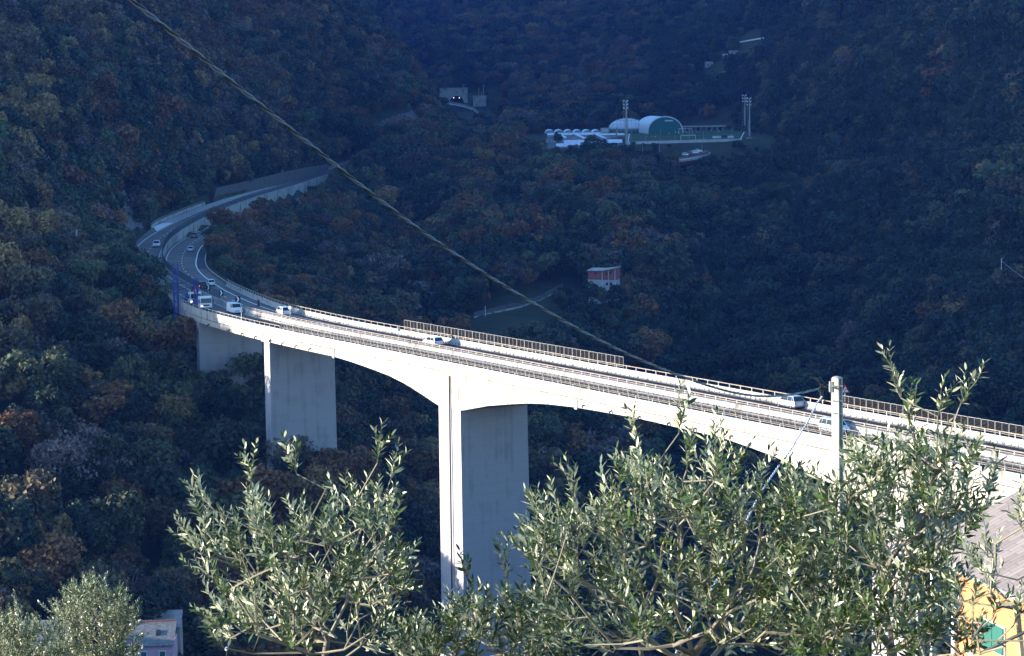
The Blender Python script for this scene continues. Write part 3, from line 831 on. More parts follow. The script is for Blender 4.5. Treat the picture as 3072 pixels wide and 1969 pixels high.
# scupper spouts under the parapet
for s0 in (118, 104, 92, 85, 78.3, 71.5, 66, 60.5, 55, -33, -40, -47, -54, -60, -68):
    mb = MB(); p = P(s0, -8.24, -1.35); mb.tube([p, P(s0, -8.55, -1.45), P(s0, -8.6, -1.75)], 0.12, 6); vb(mb, 'drain_spout', DARKM)
# parapets (tall concrete safety barriers) and central barrier, each with its steel rail
def barrier(name, label, s0, s1, prof, m=CONC, kind=None):
    t = thing(name, label, 'barrier', P((s0 + s1) / 2, prof[0][0], 0))
    org = t.location.copy()
    mb = MB(); strip(mb, s0, s1, prof, step=2.0)
    mb.v = [tuple(Vector(v) - org) for v in mb.v]; mb.build('concrete_barrier', m, t)
    return t, org
def rail(t, org, s0, s1, o, zt, zpost, pitch=2.0, r=0.07, low=None, zf=None, m=RUST, pm=STEEL):
    zz = zf or (lambda s: 0.0)
    n = max(2, int(abs(s1 - s0) / 3))
    mb = MB(); mb.tube([P(s0 + (s1 - s0) * i / n, o, zt + zz(s0 + (s1 - s0) * i / n)) - org for i in range(n + 1)], r, 6); mb.build('rail', m, t)
    if low:
        mb = MB(); mb.tube([P(s0 + (s1 - s0) * i / n, o, low + zz(s0 + (s1 - s0) * i / n)) - org for i in range(n + 1)], r * .8, 6); mb.build('rail', m, t)
    k = 0; s = s0; pmb = None; allp = []
    while s <= s1 + .01: allp.append(s); s += pitch
    base = MB(); base.box(-0.05, 0.05, -0.06, 0.06, zpost, zt); me = base.mesh('post', pm)
    for s in allp[:98]:
        put('post', me, t, P(s, o, zz(s)) - org, heading(s))
    if len(allp) > 98:
        rb = MB()
        for s in allp[98:]: rb.box(-0.05, 0.05, -0.06, 0.06, zpost, zt, TR(P(s, o, zz(s)) - org, heading(s)))
        rb.build('posts', pm, t, kind='stuff')
NJ = lambda o, d, h=0.98: [(o, 0.0), (o + d * .44, 0.0), (o + d * .38, 0.10), (o + d * .20, 0.32), (o + d * .16, h), (o, h)]
def cw(pr): # keep winding consistent
    return pr
tn, on = barrier('parapet', 'sunlit concrete parapet with pale rail along the near edge of the viaduct', S_A, S_END + 6, [(-8.44, -0.53), (-8.44, 1.0), (-8.28, 1.0), (-8.22, 0.3), (-8.05, 0.1), (-8.05, -0.0), (-8.42, -0.0)])
rail(tn, on, 67.0, S_END + 4, -8.36, 1.5, 0.95, 2.3)
rail(tn, on, S_A, 66.0, -8.2, 1.42, 0.95, 4.0, r=0.05)
tf, of_ = barrier('parapet', 'white concrete parapet along the far edge of the viaduct beside the outgoing lanes', S_A, S_END + 5, [(8.44, -0.43), (8.44, 1.0), (8.28, 1.0), (8.22, 0.3), (8.05, 0.1), (8.05, 0.0), (8.42, 0.0)])
rail(tf, of_, S_A, S_END + 4, 8.36, 1.52, 0.95, 2.6)
tc_, oc = barrier('central_barrier', 'double concrete barrier with paired weathered rails between the two carriageways of the viaduct', S_A, 121, [(-0.62, 0.0), (-0.62, 0.08), (-0.42, 0.3), (-0.34, 0.95), (0.34, 0.95), (0.42, 0.3), (0.62, 0.08), (0.62, 0.0)])
rail(tc_, oc, S_A, 121, -0.2, 1.42, 0.93, 2.4, low=1.16)
# anchor brackets bolted along the feet of the barriers (read as dark ticks)
def ticks(t, org, s0, s1, o, zs=(0.12, 0.38)):
    mb = MB(); s = s0; i = 0
    while s < s1:
        M_ = TR(P(s, o, 0) - org, heading(s)); mb.box(-0.035, 0.035, -0.03, 0.03, zs[0], zs[1], M_)
        if i % 5 == 0: mb.box(0.25, 0.32, -0.03, 0.03, zs[0], zs[1], M_)
        s += 1.2; i += 1
    mb.build('anchor_bolts', DARKM, t, kind='stuff')
ticks(tf, of_, S_A, 112, 8.07); ticks(tc_, oc, S_A, 121, -0.56)
# mesh screens
MESHW = mat('screen_frame', (0.40, 0.38, 0.35), 0.5, metal=0.2)
WIRE = mat('screen_wire', (0.045, 0.036, 0.03), 0.7)
def screen_mesh(w_, h, lean, nx, ny):
    mb = MB()
    def pt(x, z): return Vector((x, lean * z, z))
    def bar(a, b, r): mb.tube([a, b], r, 4, 0)
    bar(pt(0.04, 0), pt(0.04, h), .032); bar(pt(w_ - .04, 0), pt(w_ - .04, h), .032); bar(pt(0.04, h), pt(w_ - .04, h), .032); bar(pt(0.04, 0.3), pt(w_ - .04, 0.3), .03)
    if nx == 2: bar(pt(w_ / 2, .3), pt(w_ / 2, h), .025)
    f = mb.mesh('screen_frame', MESHW)
    g = MB()
    k = 9
    for i in range(1, k): g.tube([pt(w_ * i / k, .32), pt(w_ * i / k, h - .03)], .014, 3, caps=False)
    for j in range(1, 8): g.tube([pt(.06, .3 + (h - .3) * j / 8), pt(w_ - .06, .3 + (h - .3) * j / 8)], .014, 3, caps=False)
    return f, g.mesh('wire_mesh', WIRE)
def screens(name, label, s0, s1, o, pitch, h, lean):
    t = thing(name, label, 'fence', P((s0 + s1) / 2, o, 0.98)); org = t.location.copy()
    f, g = screen_mesh(pitch - .04, h, lean, 2, 1)
    s = s0; k = 0
    while s < s1:
        a = put('screen_panel', f, t, P(s, o, 0.98) - org, heading(s + pitch / 2)); b = put('wire_mesh', g, a)
        s += pitch; k += 1
screens('mesh_screen', 'long row of slanted wire mesh screens on the near parapet of the viaduct', -170, 66, -8.40, 2.46, 1.35, 0.22)
screens('mesh_screen', 'row of square dark mesh panels on the far parapet behind the white estate car', -17.5, 50, 8.42, 2.4, 1.75, 0.0)
screens('mesh_screen', 'row of mesh panels on the far parapet at the right behind the olive shoots', -170, -69, 8.42, 2.4, 1.6, 0.0)

# ------------------------------------------------------------------ beyond the viaduct: wall between the carriageways, railings, barriers
S_W0, S_W1 = 121.5, s_of_Y(1140)
t = thing('retaining_wall', 'stained grey retaining wall carrying the upper carriageway above the lower one', 'wall', P((S_W0 + S_W1) / 2, 0, 0)); org = t.location.copy()
mb = MB(); strip(mb, S_W0, S_W1, lambda s: [(-0.75, -0.4), (0.22, -0.4), (0.16, zl(s) + 0.95), (-0.25, zl(s) + 0.95), (-0.3, zl(s) + .02), (-0.75, zl(s) + .02)], step=3)
mb.v = [tuple(Vector(v) - org) for v in mb.v]; mb.build('wall', CONCW, t)
s = S_W0 + 40
while s < S_W1 - 20:
    mb = MB(); mb.box(-.12, .12, -.08, .08, -0.3, zl(s) + .5, TR(P(s, .2, 0) - org, heading(s))); mb.build('buttress', DARKM, t); s += 26
BRAIL = mat('dark_railing', (0.05, 0.06, 0.075), 0.55, metal=0.3)
rr = thing('railing', 'tall dark steel railing with closely spaced posts on top of the wall between the carriageways', 'railing', P(300, 0, 3)); org = rr.location.copy()
for zz_, nm in ((1.35, 'rail'), (1.9, 'rail'), (2.45, 'rail')):
    mb = MB(); n = 160
    mb.tube([P(S_W0 + 8 + (S_W1 - S_W0 - 8) * i / n, -0.05, zl(S_W0 + 8 + (S_W1 - S_W0 - 8) * i / n) + zz_) - org for i in range(n + 1)], 0.06, 5); mb.build(nm, BRAIL, rr)
base = MB(); base.box(-.07, .07, -.08, .08, 0.9, 2.6); me = base.mesh('post', BRAIL)
s = S_W0 + 8; allp = []
while s < S_W1: allp.append(s); s += 2.0
for s in allp[:99]: put('post', me, rr, P(s, -.05, zl(s)) - org, heading(s))
rb = MB()
for s in allp[99:]: rb.box(-.07, .07, -.08, .08, 0.9, 2.6, TR(P(s, -.05, zl(s)) - org, heading(s)))
rb.build('posts', BRAIL, rr, kind='stuff')
# inner barrier of the bend, and the short walled barrier further along
def w_rail(label, s0, s1, of, zf, conc=False):
    t = thing('guard_rail', label, 'guard rail', P((s0 + s1) / 2, of(s0), 0)); org = t.location.copy()
    n = int((s1 - s0) / 3)
    if conc:
        mb = MB(); strip(mb, s0, s1, lambda s: [(of(s) - .2, zf(s) - .4), (of(s) + .2, zf(s) - .4), (of(s) + .15, zf(s) + .9), (of(s) - .15, zf(s) + .9)], step=3)
        mb.v = [tuple(Vector(v) - org) for v in mb.v]; mb.build('concrete_barrier', CONCW, t)
    a = 1.4 if conc else .72
    mb = MB(); mb.tube([P(s0 + (s1 - s0) * i / n, of(s0 + (s1 - s0) * i / n), zf(s0 + (s1 - s0) * i / n) + a) - org for i in range(n + 1)], 0.11 if not conc else .07, 5); mb.build('rail', STEEL if not conc else RUST, t)
    base = MB(); base.box(-.05, .05, -.05, .05, -.2, a); me = base.mesh('post', RUST)
    s = s0; q = 0
    while s <= s1 and q < 98:
        put('post', me, t, P(s, of(s), zf(s)) - org, heading(s)); s += max(2.2, (s1 - s0) / 97); q += 1
w_rail('weathered guard rail on the inside of the motorway bend', S_END + 6, s_of_Y(725), lambda s: 8.4 + ext_r(s), lambda s: 0.0)
w_rail('short concrete barrier with railing beside the dark red car', s_of_Y(765), s_of_Y(905), lambda s: 8.5 + ext_r(s), lambda s: 0.0, True)
w_rail('stained concrete barrier with rail on the outer edge of the upper carriageway', s_of_Y(700), s_of_Y(812), lambda s: -8.6 - ext_l(s), zl, True)
# long low retaining wall above the hatched lane with grass below it
A = atY(640, 590, 800)
t = thing('retaining_wall', 'long low grey retaining wall curving above the grass bank of the upper carriageway', 'wall', (0, 0, 0))
pp = [(636, 612, 838), (650, 566, 850), (760, 540, 905), (860, 516, 965), (930, 502, 1020), (985, 494, 1075)]
mb = MB()
rings = []
for x, y, Y in pp:
    c = atY(x, y, Y); hgt = 26 * Y / F_PX if x > 640 else 5.0 * Y / F_PX
    rings.append([c + Vector((0, 0, -hgt - 1)), c + Vector((0, 0, 0)), c + Vector((-1.0, 2.5, 0)), c + Vector((-1.0, 2.5, -hgt - 1))])
mb.loft(rings); mb.build('wall', NETR, t)
mb = MB(); rings = []
for x, y, Y in pp[1:]:
    c = atY(x, y, Y); s_ = float(np.interp(c.y - 22, MY, SS)); e = P(s_, -13.0, zl(s_) - .25)
    top = c + Vector((0, 0, -26 * Y / F_PX + 0.4))
    rings.append([top, (top + e) / 2 + Vector((0, 0, .7)), e, e + Vector((0, 0, -2)), top + Vector((0, 3, -4))])
mb.loft(rings); mb.build('grass_bank', GRASS, kind='structure')
# catch fence above the rock face
t = thing('catch_fence', 'small catch fence of thin upright posts above the bare rock face', 'fence', atY(340, 575, 738)); org = t.location.copy()
pm = MB(); pm.tube([(0, 0, 0), (0, 0, 2.4)], .07, 5); me = pm.mesh('post', STEEL)
a = atY(326, 590, 738); b = atY(357, 572, 738)
for i in range(7): put('post', me, t, a + (b - a) * i / 6 + Vector((0, 0, -.8)) - org)
for zz_ in (.6, 1.5):
    mb = MB(); mb.tube([a + Vector((0, 0, zz_ - .8)) - org, b + Vector((0, 0, zz_ - .8)) - org], .04, 4); mb.build('wire', STEEL, t)
t = thing('catch_fence', 'long catch fence of wire along the top of the netted cutting below the tunnel', 'fence', atY(1200, 345, 1250)); org = t.location.copy()
a = atY(1096, 378, 1240); b = atY(1228, 333, 1255)
pm = MB(); pm.tube([(0, 0, -1), (0, 0, 4)], .13, 5); me = pm.mesh('post', STEEL)
for i in range(18): put('post', me, t, a + (b - a) * i / 17 - org)
for zz_ in (1.0, 2.4, 3.8):
    mb = MB(); mb.tube([a + Vector((0, 0, zz_)) - org, b + Vector((0, 0, zz_)) - org], .06, 4); mb.build('wire', STEEL, t)

# ------------------------------------------------------------------ signs
def s_px(px, o, z=0.95):
    return float(min(np.arange(-150, 300, .5), key=lambda s: abs(pix(*P(s, o, z))[0] - px) if P(s, o).y < 520 else 1e9))
def sign(kind, label, loc, rz, h=2.0, w_=0.6):
    t = thing('road_sign', label, 'sign', loc, rz)
    mb = MB(); mb.tube([(0, 0, 0), (0, 0, h)], .04, 6); mb.build('post', STEEL, t)
    if kind == 'chevron':
        mb = MB(); mb.box(-w_, w_, -.08, -.04, h - 1.2, h); mb.build('board', BLACK, t)
        g = MB()
        for sg in (1, -1):
            g.poly([(-w_ * .55, -.085, h - .6 + sg * .5), (-w_ * .02, -.085, h - .6 + sg * .5), (w_ * .55, -.085, h - .6), (w_ * .02, -.085, h - .6)][::sg])
        g.build('chevron', WHITE, t)
    elif kind == 'disc':
        mb = MB(); mb.lathe([(w_, -.02), (w_, .02)], 20, TR((0, -.06, h - w_)) @ Matrix.Rotation(R(90), 4, 'X')); mb.build('disc', STEEL, t)
    elif kind == 'ring':
        mb = MB(); mb.lathe([(w_, -.02), (w_, .02)], 20, TR((0, -.06, h - w_)) @ Matrix.Rotation(R(90), 4, 'X')); mb.build('disc', mat('sign_red', (.5, .02, .02), .5), t)
        mb = MB(); mb.lathe([(w_ * .75, -.02), (w_ * .75, .02)], 20, TR((0, -.085, h - w_)) @ Matrix.Rotation(R(90), 4, 'X')); mb.build('face', WHITE, t)
    elif kind == 'triangle':
        mb = MB(); k = w_
        def tri(q, y, m_, nm):
            g = MB(); c = h - k * .6
            pts3 = [(-q, c - q * .58), (q, c - q * .58), (0, c + q * 1.16)]
            g.loft([[(x, y, z) for x, z in pts3], [(x, y + .02, z) for x, z in pts3]]); g.build(nm, m_, t)
        tri(k, -.08, mat('sign_red', (.5, .02, .02), .5), 'border'); tri(k * .68, -.105, WHITE, 'face')
        g = MB(); c = h - k * .6
        g.tube([(-.1, -.12, c - .25), (-.12, -.12, c + .02), (-.02, -.12, c + .18), (.10, -.12, c + .12)], .04, 5)
        g.poly([(.06, -.13, c + .22), (.2, -.13, c + .1), (.05, -.13, c - .0)]); g.build('curve_arrow', BLACK, t)
    return t
FC = R(18)
sign('chevron', 'chevron board on the central barrier nearest the black off-roader', P(s_px(625, 0), 0.0, .95), FC, 1.9, .42)
sign('chevron', 'middle of the three black and white chevron boards on the central barrier', P(s_px(664, 0), 0.0, .95), FC, 1.9, .46)
sign('chevron', 'chevron board on the central barrier right behind the white van', P(s_px(713, 0), 0.0, .95), FC, 1.9, .5)
sign('disc', 'round pale sign seen from behind on the central barrier above the white off-roader', P(s_px(871, .3), 0.3, .95), R(-20), 2.4, .34)
sign('disc', 'narrow pale sign and post standing at the near parapet in front of the white van', P(s_px(726, -8.6), -8.6, -.3), R(50), 3.4, .32)
sign('ring', 'round red rimmed sign facing the near lanes among the mesh screens', P(s_px(1074, -8.1), -8.1, 0.95), R(-20), 1.9, .42)
sign('disc', 'round sign on a post on the central barrier left of the white estate car', P(s_px(1196, .2), 0.2, .95), R(60), 2.2, .4)
sign('triangle', 'red triangle bend warning sign on a crooked post on the far parapet', P(s_px(2532, 8.6), 8.6, .9), R(20), 2.75, .62)
mb = MB(); mb.box(-.18, .18, -.18, .18, 0, 1.1); t = thing('marker_box', 'dark upright marker box at the lane edge of the far carriageway', 'marker', P(s_px(775, 5.9), 5.9, 0.01), heading(90)); mb.build('body', DARKM, t)
mb = MB(); mb.lathe([(.2, 1.1), (.16, 1.25), (.03, 1.3)], 10); mb.build('cap', BLACK, t)
# ------------------------------------------------------------------ vehicles
def paint(name, col, rough=0.3): return mat(name, col, rough, spec=0.5, metal=0.0)
def wheel(t, x, y, r, wd=.2):
    M_ = TR((x, y, r)) @ Matrix.Rotation(R(90), 4, 'X')
    mb = MB(); mb.lathe([(r * .62, -wd / 2), (r * .94, -wd / 2), (r, -wd / 4), (r, wd / 4), (r * .94, wd / 2), (r * .62, wd / 2)], 18, M_)
    w_ = mb.build('wheel', TYRE, t)
    g = MB(); g.lathe([(r * .60, -wd / 2 - .005), (r * .3, -wd / 2 + .03), (r * .08, -wd / 2 - .01)], 12, M_); g.lathe([(r * .60, wd / 2 + .005), (r * .3, wd / 2 - .03), (r * .08, wd / 2 + .01)], 12, M_)
    g.build('rim', RIM, w_)
def car(kind, col, label, loc, rz, lit=False, brake=False, name=None, group=None):
    """x forward; built from side stations: (x, z_bottom, z_belt, halfwidth)"""
    K = dict(hatch=dict(L=3.7, W=1.64, H=1.48, belt=.92, hood=.86, cab=(-1.62, -1.2, .45, 1.1), r=.30),
             suv=dict(L=4.4, W=1.84, H=1.66, belt=1.04, hood=1.0, cab=(-2.0, -1.6, .5, 1.15), r=.36),
             estate=dict(L=4.6, W=1.78, H=1.48, belt=.92, hood=.86, cab=(-2.15, -1.8, .45, 1.15), r=.32),
             van=dict(L=4.95, W=1.98, H=1.98, belt=1.25, hood=1.12, cab=(-2.42, -2.3, 1.0, 1.75), r=.34),
             mini=dict(L=4.3, W=1.8, H=1.75, belt=1.05, hood=.98, cab=(-2.05, -1.85, .75, 1.4), r=.32))[kind]
    L, W, H, belt, hood, cab, r = K['L'], K['W'], K['H'], K['belt'], K['hood'], K['cab'], K['r']
    t = thing(name or ('van' if kind == 'van' else 'car'), label, 'van' if kind == 'van' else 'car', loc, rz, group)
    pm = paint(col[0], col[1]); h = W / 2; f = L / 2
    zb = .22
    st = [(-f, .42, belt * .84, h * .88), (-f + .12, zb, belt * .97, h * .97), (cab[0] + .1, zb, belt, h), (0, zb, belt, h), (cab[3], zb, belt, h), (cab[3] + .12, zb, hood, h * .99), (f - .35, zb, hood * .93, h * .95), (f - .08, zb + .03, hood * .80, h * .88), (f, .4, hood * .62, h * .80)]
    rings = []
    for x, z0, z1, hw in st:
        rings.append([(x, -hw * .9, z0), (x, hw * .9, z0), (x, hw, z0 + .12), (x, hw, z0 + (z1 - z0) * .7), (x, hw * .94, z1), (x, -hw * .94, z1), (x, -hw, z0 + (z1 - z0) * .7), (x, -hw, z0 + .12)])
    mb = MB(); mb.loft(rings)
    body = mb.build('body', pm, t, smooth=False)
    # glasshouse
    x0, x1, x2, x3 = cab; hb = h * .93; ht = h * .76 if kind != 'van' else h * .86
    z1, z2 = belt - .02, H - .05
    if kind == 'van':
        mb = MB()   # steel cargo body with side panels
        mb.loft([[(x0, -hb, belt - .02), (x0, hb, belt - .02), (x0 + .06, ht, z2), (x0 + .06, -ht, z2)], [(.25, -hb, belt - .02), (.25, hb, belt - .02), (.25, ht, z2), (.25, -ht, z2)]]); mb.build('cargo_body', pm, t)
        x0g, x1g = .25, .25
    else: x0g, x1g = x0, x1
    B = [Vector((x0g, -hb, z1)), Vector((x3, -hb, z1)), Vector((x3, hb, z1)), Vector((x0g, hb, z1))]
    Tp = [Vector((x1g, -ht, z2)), Vector((x2, -ht, z2)), Vector((x2, ht, z2)), Vector((x1g, ht, z2))]
    mb = MB(); mb.hexa(B + Tp); mb.build('cabin', GLASS, t)
    rf = MB(); xr = x1 if kind != 'van' else x0 + .04
    rf.loft([[(xr - .04, -ht - .02, z2 - .03), (xr - .04, ht + .02, z2 - .03), (xr, ht - .05, H), (xr, -ht + .05, H)], [(x2 + .06, -ht - .02, z2 - .03), (x2 + .06, ht + .02, z2 - .03), (x2 - .05, ht - .05, H), (x2 - .05, -ht + .05, H)]]); rf.build('roof', pm, t)
    # pillars
    pl = MB()
    for sg in (-1, 1):
        for (xa, xb) in ((x0g, x1g), (x3, x2)):
            pl.tube([(xa, sg * hb, z1), (xb, sg * ht, z2)], .05, 4)
        xm = (x1g + x2) / 2 if kind != 'van' else None
        if xm is not None:
            for k in (.0, -.9 if kind != 'hatch' else -.0):
                pl.tube([(xm + k, sg * (hb + .005), z1), (xm + k, sg * (ht + .005), z2)], .045, 4)
    pl.build('pillars', pm, t)
    for sx in (-1, 1):
        for sy in (-1, 1): wheel(t, sx * (L * .305), sy * (h - .11), r)
    for sy in (-1, 1):
        mb = MB(); mb.hexa([(f - .12, sy * (h * .55), hood * .66), (f - .02, sy * (h * .55), hood * .62), (f - .1, sy * h * .86, hood * .66), (f - .25, sy * h * .90, hood * .68),
                            (f - .2, sy * (h * .55), hood * .80), (f - .10, sy * (h * .55), hood * .76), (f - .16, sy * h * .87, hood * .80), (f - .3, sy * h * .91, hood * .82)])
        mb.build('headlight', LITW if lit else LAMPW, t)
        mb = MB(); mb.box(-f - .02, -f + .1, sy * h * .84 - .1, sy * h * .84 + .08, belt * .62, belt * .9); mb.build('tail_light', LITR if brake else LAMPR, t)
        mb = MB(); mb.box(x2 + .12, x2 + .24, sy * (h + .1) - .09, sy * (h + .1) + .09, belt + .02, belt + .18); mb.build('mirror', pm, t)
    mb = MB(); mb.box(-f - .015, -f + .05, -.26, .26, .55, .67); mb.box(f - .05, f + .015, -.26, .26, .42, .54); mb.build('number_plate', WHITE, t)
    mb = MB(); mb.box(f - .06, f + .006, -h * .5, h * .5, hood * .40 + .16, hood * .62); mb.build('grille', BLACK, t)
    mb = MB(); mb.box(-f + .03, f - .05, -h * .9, h * .9, .17, .27); mb.build('sill', BLACK, t)
    return t
WH = ('white_paint', (.72, .72, .72)); SV = ('silver_paint', (.42, .43, .45)); BK = ('black_paint', (.02, .02, .022)); BR = ('brown_paint', (.16, .12, .10)); DR = ('dark_red_paint', (.14, .02, .02)); GR = ('grey_paint', (.12, .13, .14)); BL = ('blue_paint', (.03, .05, .12))
def on_road(px, py, side):     # nearest s for a car whose wheels touch the road at this photo point
    best = None
    for s in np.arange(S_A, S_W1, 1.0):
        z = zl(s) if side < 0 else 0.0
        o = -4.3 if side < 0 else 4.3
        q = P(s, o, z); a, b = pix(q.x, q.y, q.z); d = abs(b - py)
        if best is None or d < best[0]: best = (d, s)
    s = best[1]; z = zl(s) if side < 0 else 0.0
    q = atZ(px, py, z); x, y, tx, ty = path(s)
    of = (q.x - x) * ty - (q.y - y) * tx
    s += (q.x - x) * tx + (q.y - y) * ty
    return s, of
def drive(kind, col, label, px, py, side, **k):
    s, o = on_road(px, py, side)
    if side > 0: o = min(max(o, 1.9), 7.4)
    else: o = min(max(o, -7.2), -1.9)
    z = (zl(s) if side < 0 else 0) + .012
    return car(kind, col, label, P(s, o, z), heading(s) + (0 if side > 0 else math.pi), **k)
drive('van', WH, 'white panel van driving towards the camera just before the sunlit part of the viaduct', 706, 940, -1, lit=False)
drive('mini', ('pale_silver_paint', (.6, .6, .6)), 'silver people carrier alone on the upper carriageway at the left of the bend', 470, 741, -1, lit=True)
drive('mini', WH, 'white car half hidden behind the utility pole on the near lanes', 2528, 1296, -1)
drive('suv', DR, 'dark red off-roader furthest along the lower carriageway beside the stained wall', 760, 641, 1)
drive('hatch', WH, 'pale car partly hidden by tree tops just behind the dark red one', 742, 657, 1)
drive('suv', BR, 'brown off-roader seen from behind in the left lane of the bend', 584, 714, 1)
drive('hatch', WH, 'white hatchback seen from behind in the middle of the bend', 572, 755, 1)
drive('suv', BK, 'black off-roader with tail lights leaving the viaduct next to the chevron boards', 604, 867, 1, brake=True)
drive('hatch', WH, 'small white hatchback right beside the black off-roader', 632, 858, 1)
drive('suv', WH, 'white off-roader behind the central barrier near the edge of the sunlight', 850, 946, 1)
se_ = s_px(1298, 5.0, .6)
car('estate', WH, 'white estate car at the middle of the viaduct casting its shadow on the far parapet', P(se_, 5.0, .012), heading(se_))
drive('suv', SV, 'silver grey off-roader left of the utility pole on the far lanes', 2375, 1222, 1)

# lorries of the bridge inspection crew
BLUE = mat('blue_steel', (.03, .06, .24), .45, var=.2, scale=1)
def truck_cab(t, w_=2.4):
    h = w_ / 2; P_ = paint('truck_white', (.7, .7, .7))
    mb = MB(); mb.loft([[(0.2, -h, .55), (0.2, h, .55), (0.2, h, 2.75), (0.2, -h, 2.75)], [(1.7, -h, .55), (1.7, h, .55), (1.7, h * .98, 2.8), (1.7, -h * .98, 2.8)], [(2.15, -h * .97, .5), (2.15, h * .97, .5), (1.95, h * .9, 2.55), (1.95, -h * .9, 2.55)]])
    c = mb.build('cab', P_, t)
    mb = MB(); mb.hexa([(2.12, -h * .88, 1.5), (2.14, -h * .88, 1.5), (2.14, h * .88, 1.5), (2.12, h * .88, 1.5), (1.98, -h * .84, 2.42), (2.02, -h * .84, 2.42), (2.02, h * .84, 2.42), (1.98, h * .84, 2.42)]); mb.build('windscreen', GLASS, c)
    for sg in (-1, 1):
        mb = MB(); mb.box(.9, 1.7, sg * h - .02, sg * h + .02, 1.5, 2.3); mb.build('side_window', GLASS, c)
        mb = MB(); mb.box(2.1, 2.2, sg * h * .75 - .2, sg * h * .75 + .2, .75, .98); mb.build('headlight', LITW if sg < 0 else LAMPW, t)
        mb = MB(); mb.box(1.95, 2.1, sg * (h + .22) - .08, sg * (h + .22) + .08, 1.5, 2.15); mb.build('mirror', BLACK, t)
    mb = MB(); mb.box(2.1, 2.19, -h * .5, h * .5, .95, 1.2); mb.box(2.1, 2.2, -h * .9, h * .9, .42, .62); mb.build('grille', BLACK, t)
    return c
def lattice(mb, base, hgt, w_=.55, bays=8):
    c = [Vector((sx * w_, sy * w_, 0)) for sx, sy in ((-1, -1), (1, -1), (1, 1), (-1, 1))]
    for p in c: mb.box(p.x - .07, p.x + .07, p.y - .07, p.y + .07, 0, hgt, TR(base))
    for i in range(bays):
        z0 = hgt * i / bays; z1 = hgt * (i + 1) / bays
        for k in range(4):
            a = c[k]; b = c[(k + 1) % 4]
            if i % 2: a, b = b, a
            mb.tube([Vector(base) + a + Vector((0, 0, z0)), Vector(base) + b + Vector((0, 0, z1))], .055, 4, caps=False)
            mb.tube([Vector(base) + a + Vector((0, 0, z1)), Vector(base) + b + Vector((0, 0, z1))], .055, 4, caps=False)
s1, o1 = on_road(612, 930, -1)
t = thing('lorry', 'white flat fronted lorry cab behind the white van on the near lanes', 'lorry', P(s1, -5.6, .012), heading(s1) + math.pi)
truck_cab(t)
mb = MB(); mb.box(-5.5, .2, -.45, .45, .6, .85); mb.box(-5.6, 0.1, -1.2, 1.2, .95, 1.12); mb.build('chassis', BLUE, t)
mb = MB(); mb.box(-5.5, -.1, -1.15, -1.0, 1.12, 1.75); mb.box(-5.5, -.1, 1.0, 1.15, 1.12, 1.75); mb.box(-4.6, -1.0, -.6, .6, 1.12, 2.0); mb.build('deck_equipment', BLUE, t)
for x in (1.1, -3.1, -4.4):
    for sg in (-1, 1): wheel(t, x, sg * .98, .5, .3)
s2 = s1 + 11
t = thing('inspection_lorry', 'bridge inspection lorry with blue lattice masts hanging over the parapet', 'lorry', P(s2, -5.4, .012), heading(s2) + math.pi)
truck_cab(t)
mb = MB(); mb.box(-7.5, .2, -.5, .5, .6, .9); mb.box(-7.6, 0.1, -1.2, 1.2, .95, 1.15); mb.box(-6, -1.2, -.7, .7, 1.15, 2.1); mb.build('chassis', BLUE, t)
mb = MB(); mb.box(1.0, 1.35, -.8, .8, 2.8, 2.95); mb.build('beacon_bar', BLACK, t)
mb = MB(); mb.lathe([(.13, 2.95), (.13, 3.1), (.06, 3.15)], 10, TR((1.18, 0, 0))); mb.build('beacon', LITR, t)
for x in (1.1, -4.1, -5.5):
    for sg in (-1, 1): wheel(t, x, sg * .98, .5, .3)
Minv = t.matrix_basis.inverted()
import_mat = (Matrix.Translation(t.location) @ Matrix.Rotation(t.rotation_euler.z, 4, 'Z')).inverted()
mp = import_mat @ P(s2 - 1.5, -9.3, -4.5)
mb = MB(); lattice(mb, mp, 11.8, .42, 13)
tp = mp + Vector((0, 0, 11.8))
mb.tube([tp + Vector((-.48, -.48, 0)), tp + Vector((.4, -.4, 1.3)), tp + Vector((.48, -.48, 0))], .07, 4); mb.tube([tp + Vector((-.48, .48, 0)), tp + Vector((.4, .4, 1.3)), tp + Vector((.48, .48, 0))], .07, 4)
mb.build('mast', BLUE, t)
mp2 = import_mat @ P(s2 - 3.5, -5.6, 1.0); mb = MB(); lattice(mb, mp2, 4.6, .32, 5); mb.build('inner_mast', BLUE, t)
mb = MB()
for dz in (3.4, 4.6): mb.tube([mp + Vector((0, .3, 4.4 + dz)), mp2 + Vector((0, -.2, dz - .3))], .09, 5)
mb.tube([mp2 + Vector((0, 0, 3.8)), (-6.5, 0.3, 1.6)], .13, 5); mb.tube([mp2 + Vector((.3, 0, 2.2)), (-6.5, -.3, 1.3)], .11, 5); mb.build('boom', BLUE, t)
mb = MB(); lattice(mb, import_mat @ P(s2 - 6, -9.3, -4.6), .01, .48, 1)
mb.box(-5, 5, -.4, .4, -.05, .02, TR(import_mat @ P(s2 - 3, -8.0, -4.4), 0) if False else TR(mp + Vector((0, 3, 0)), R(90)) @ Matrix.Scale(.6, 4))
mb.build('under_platform', BLUE, t)

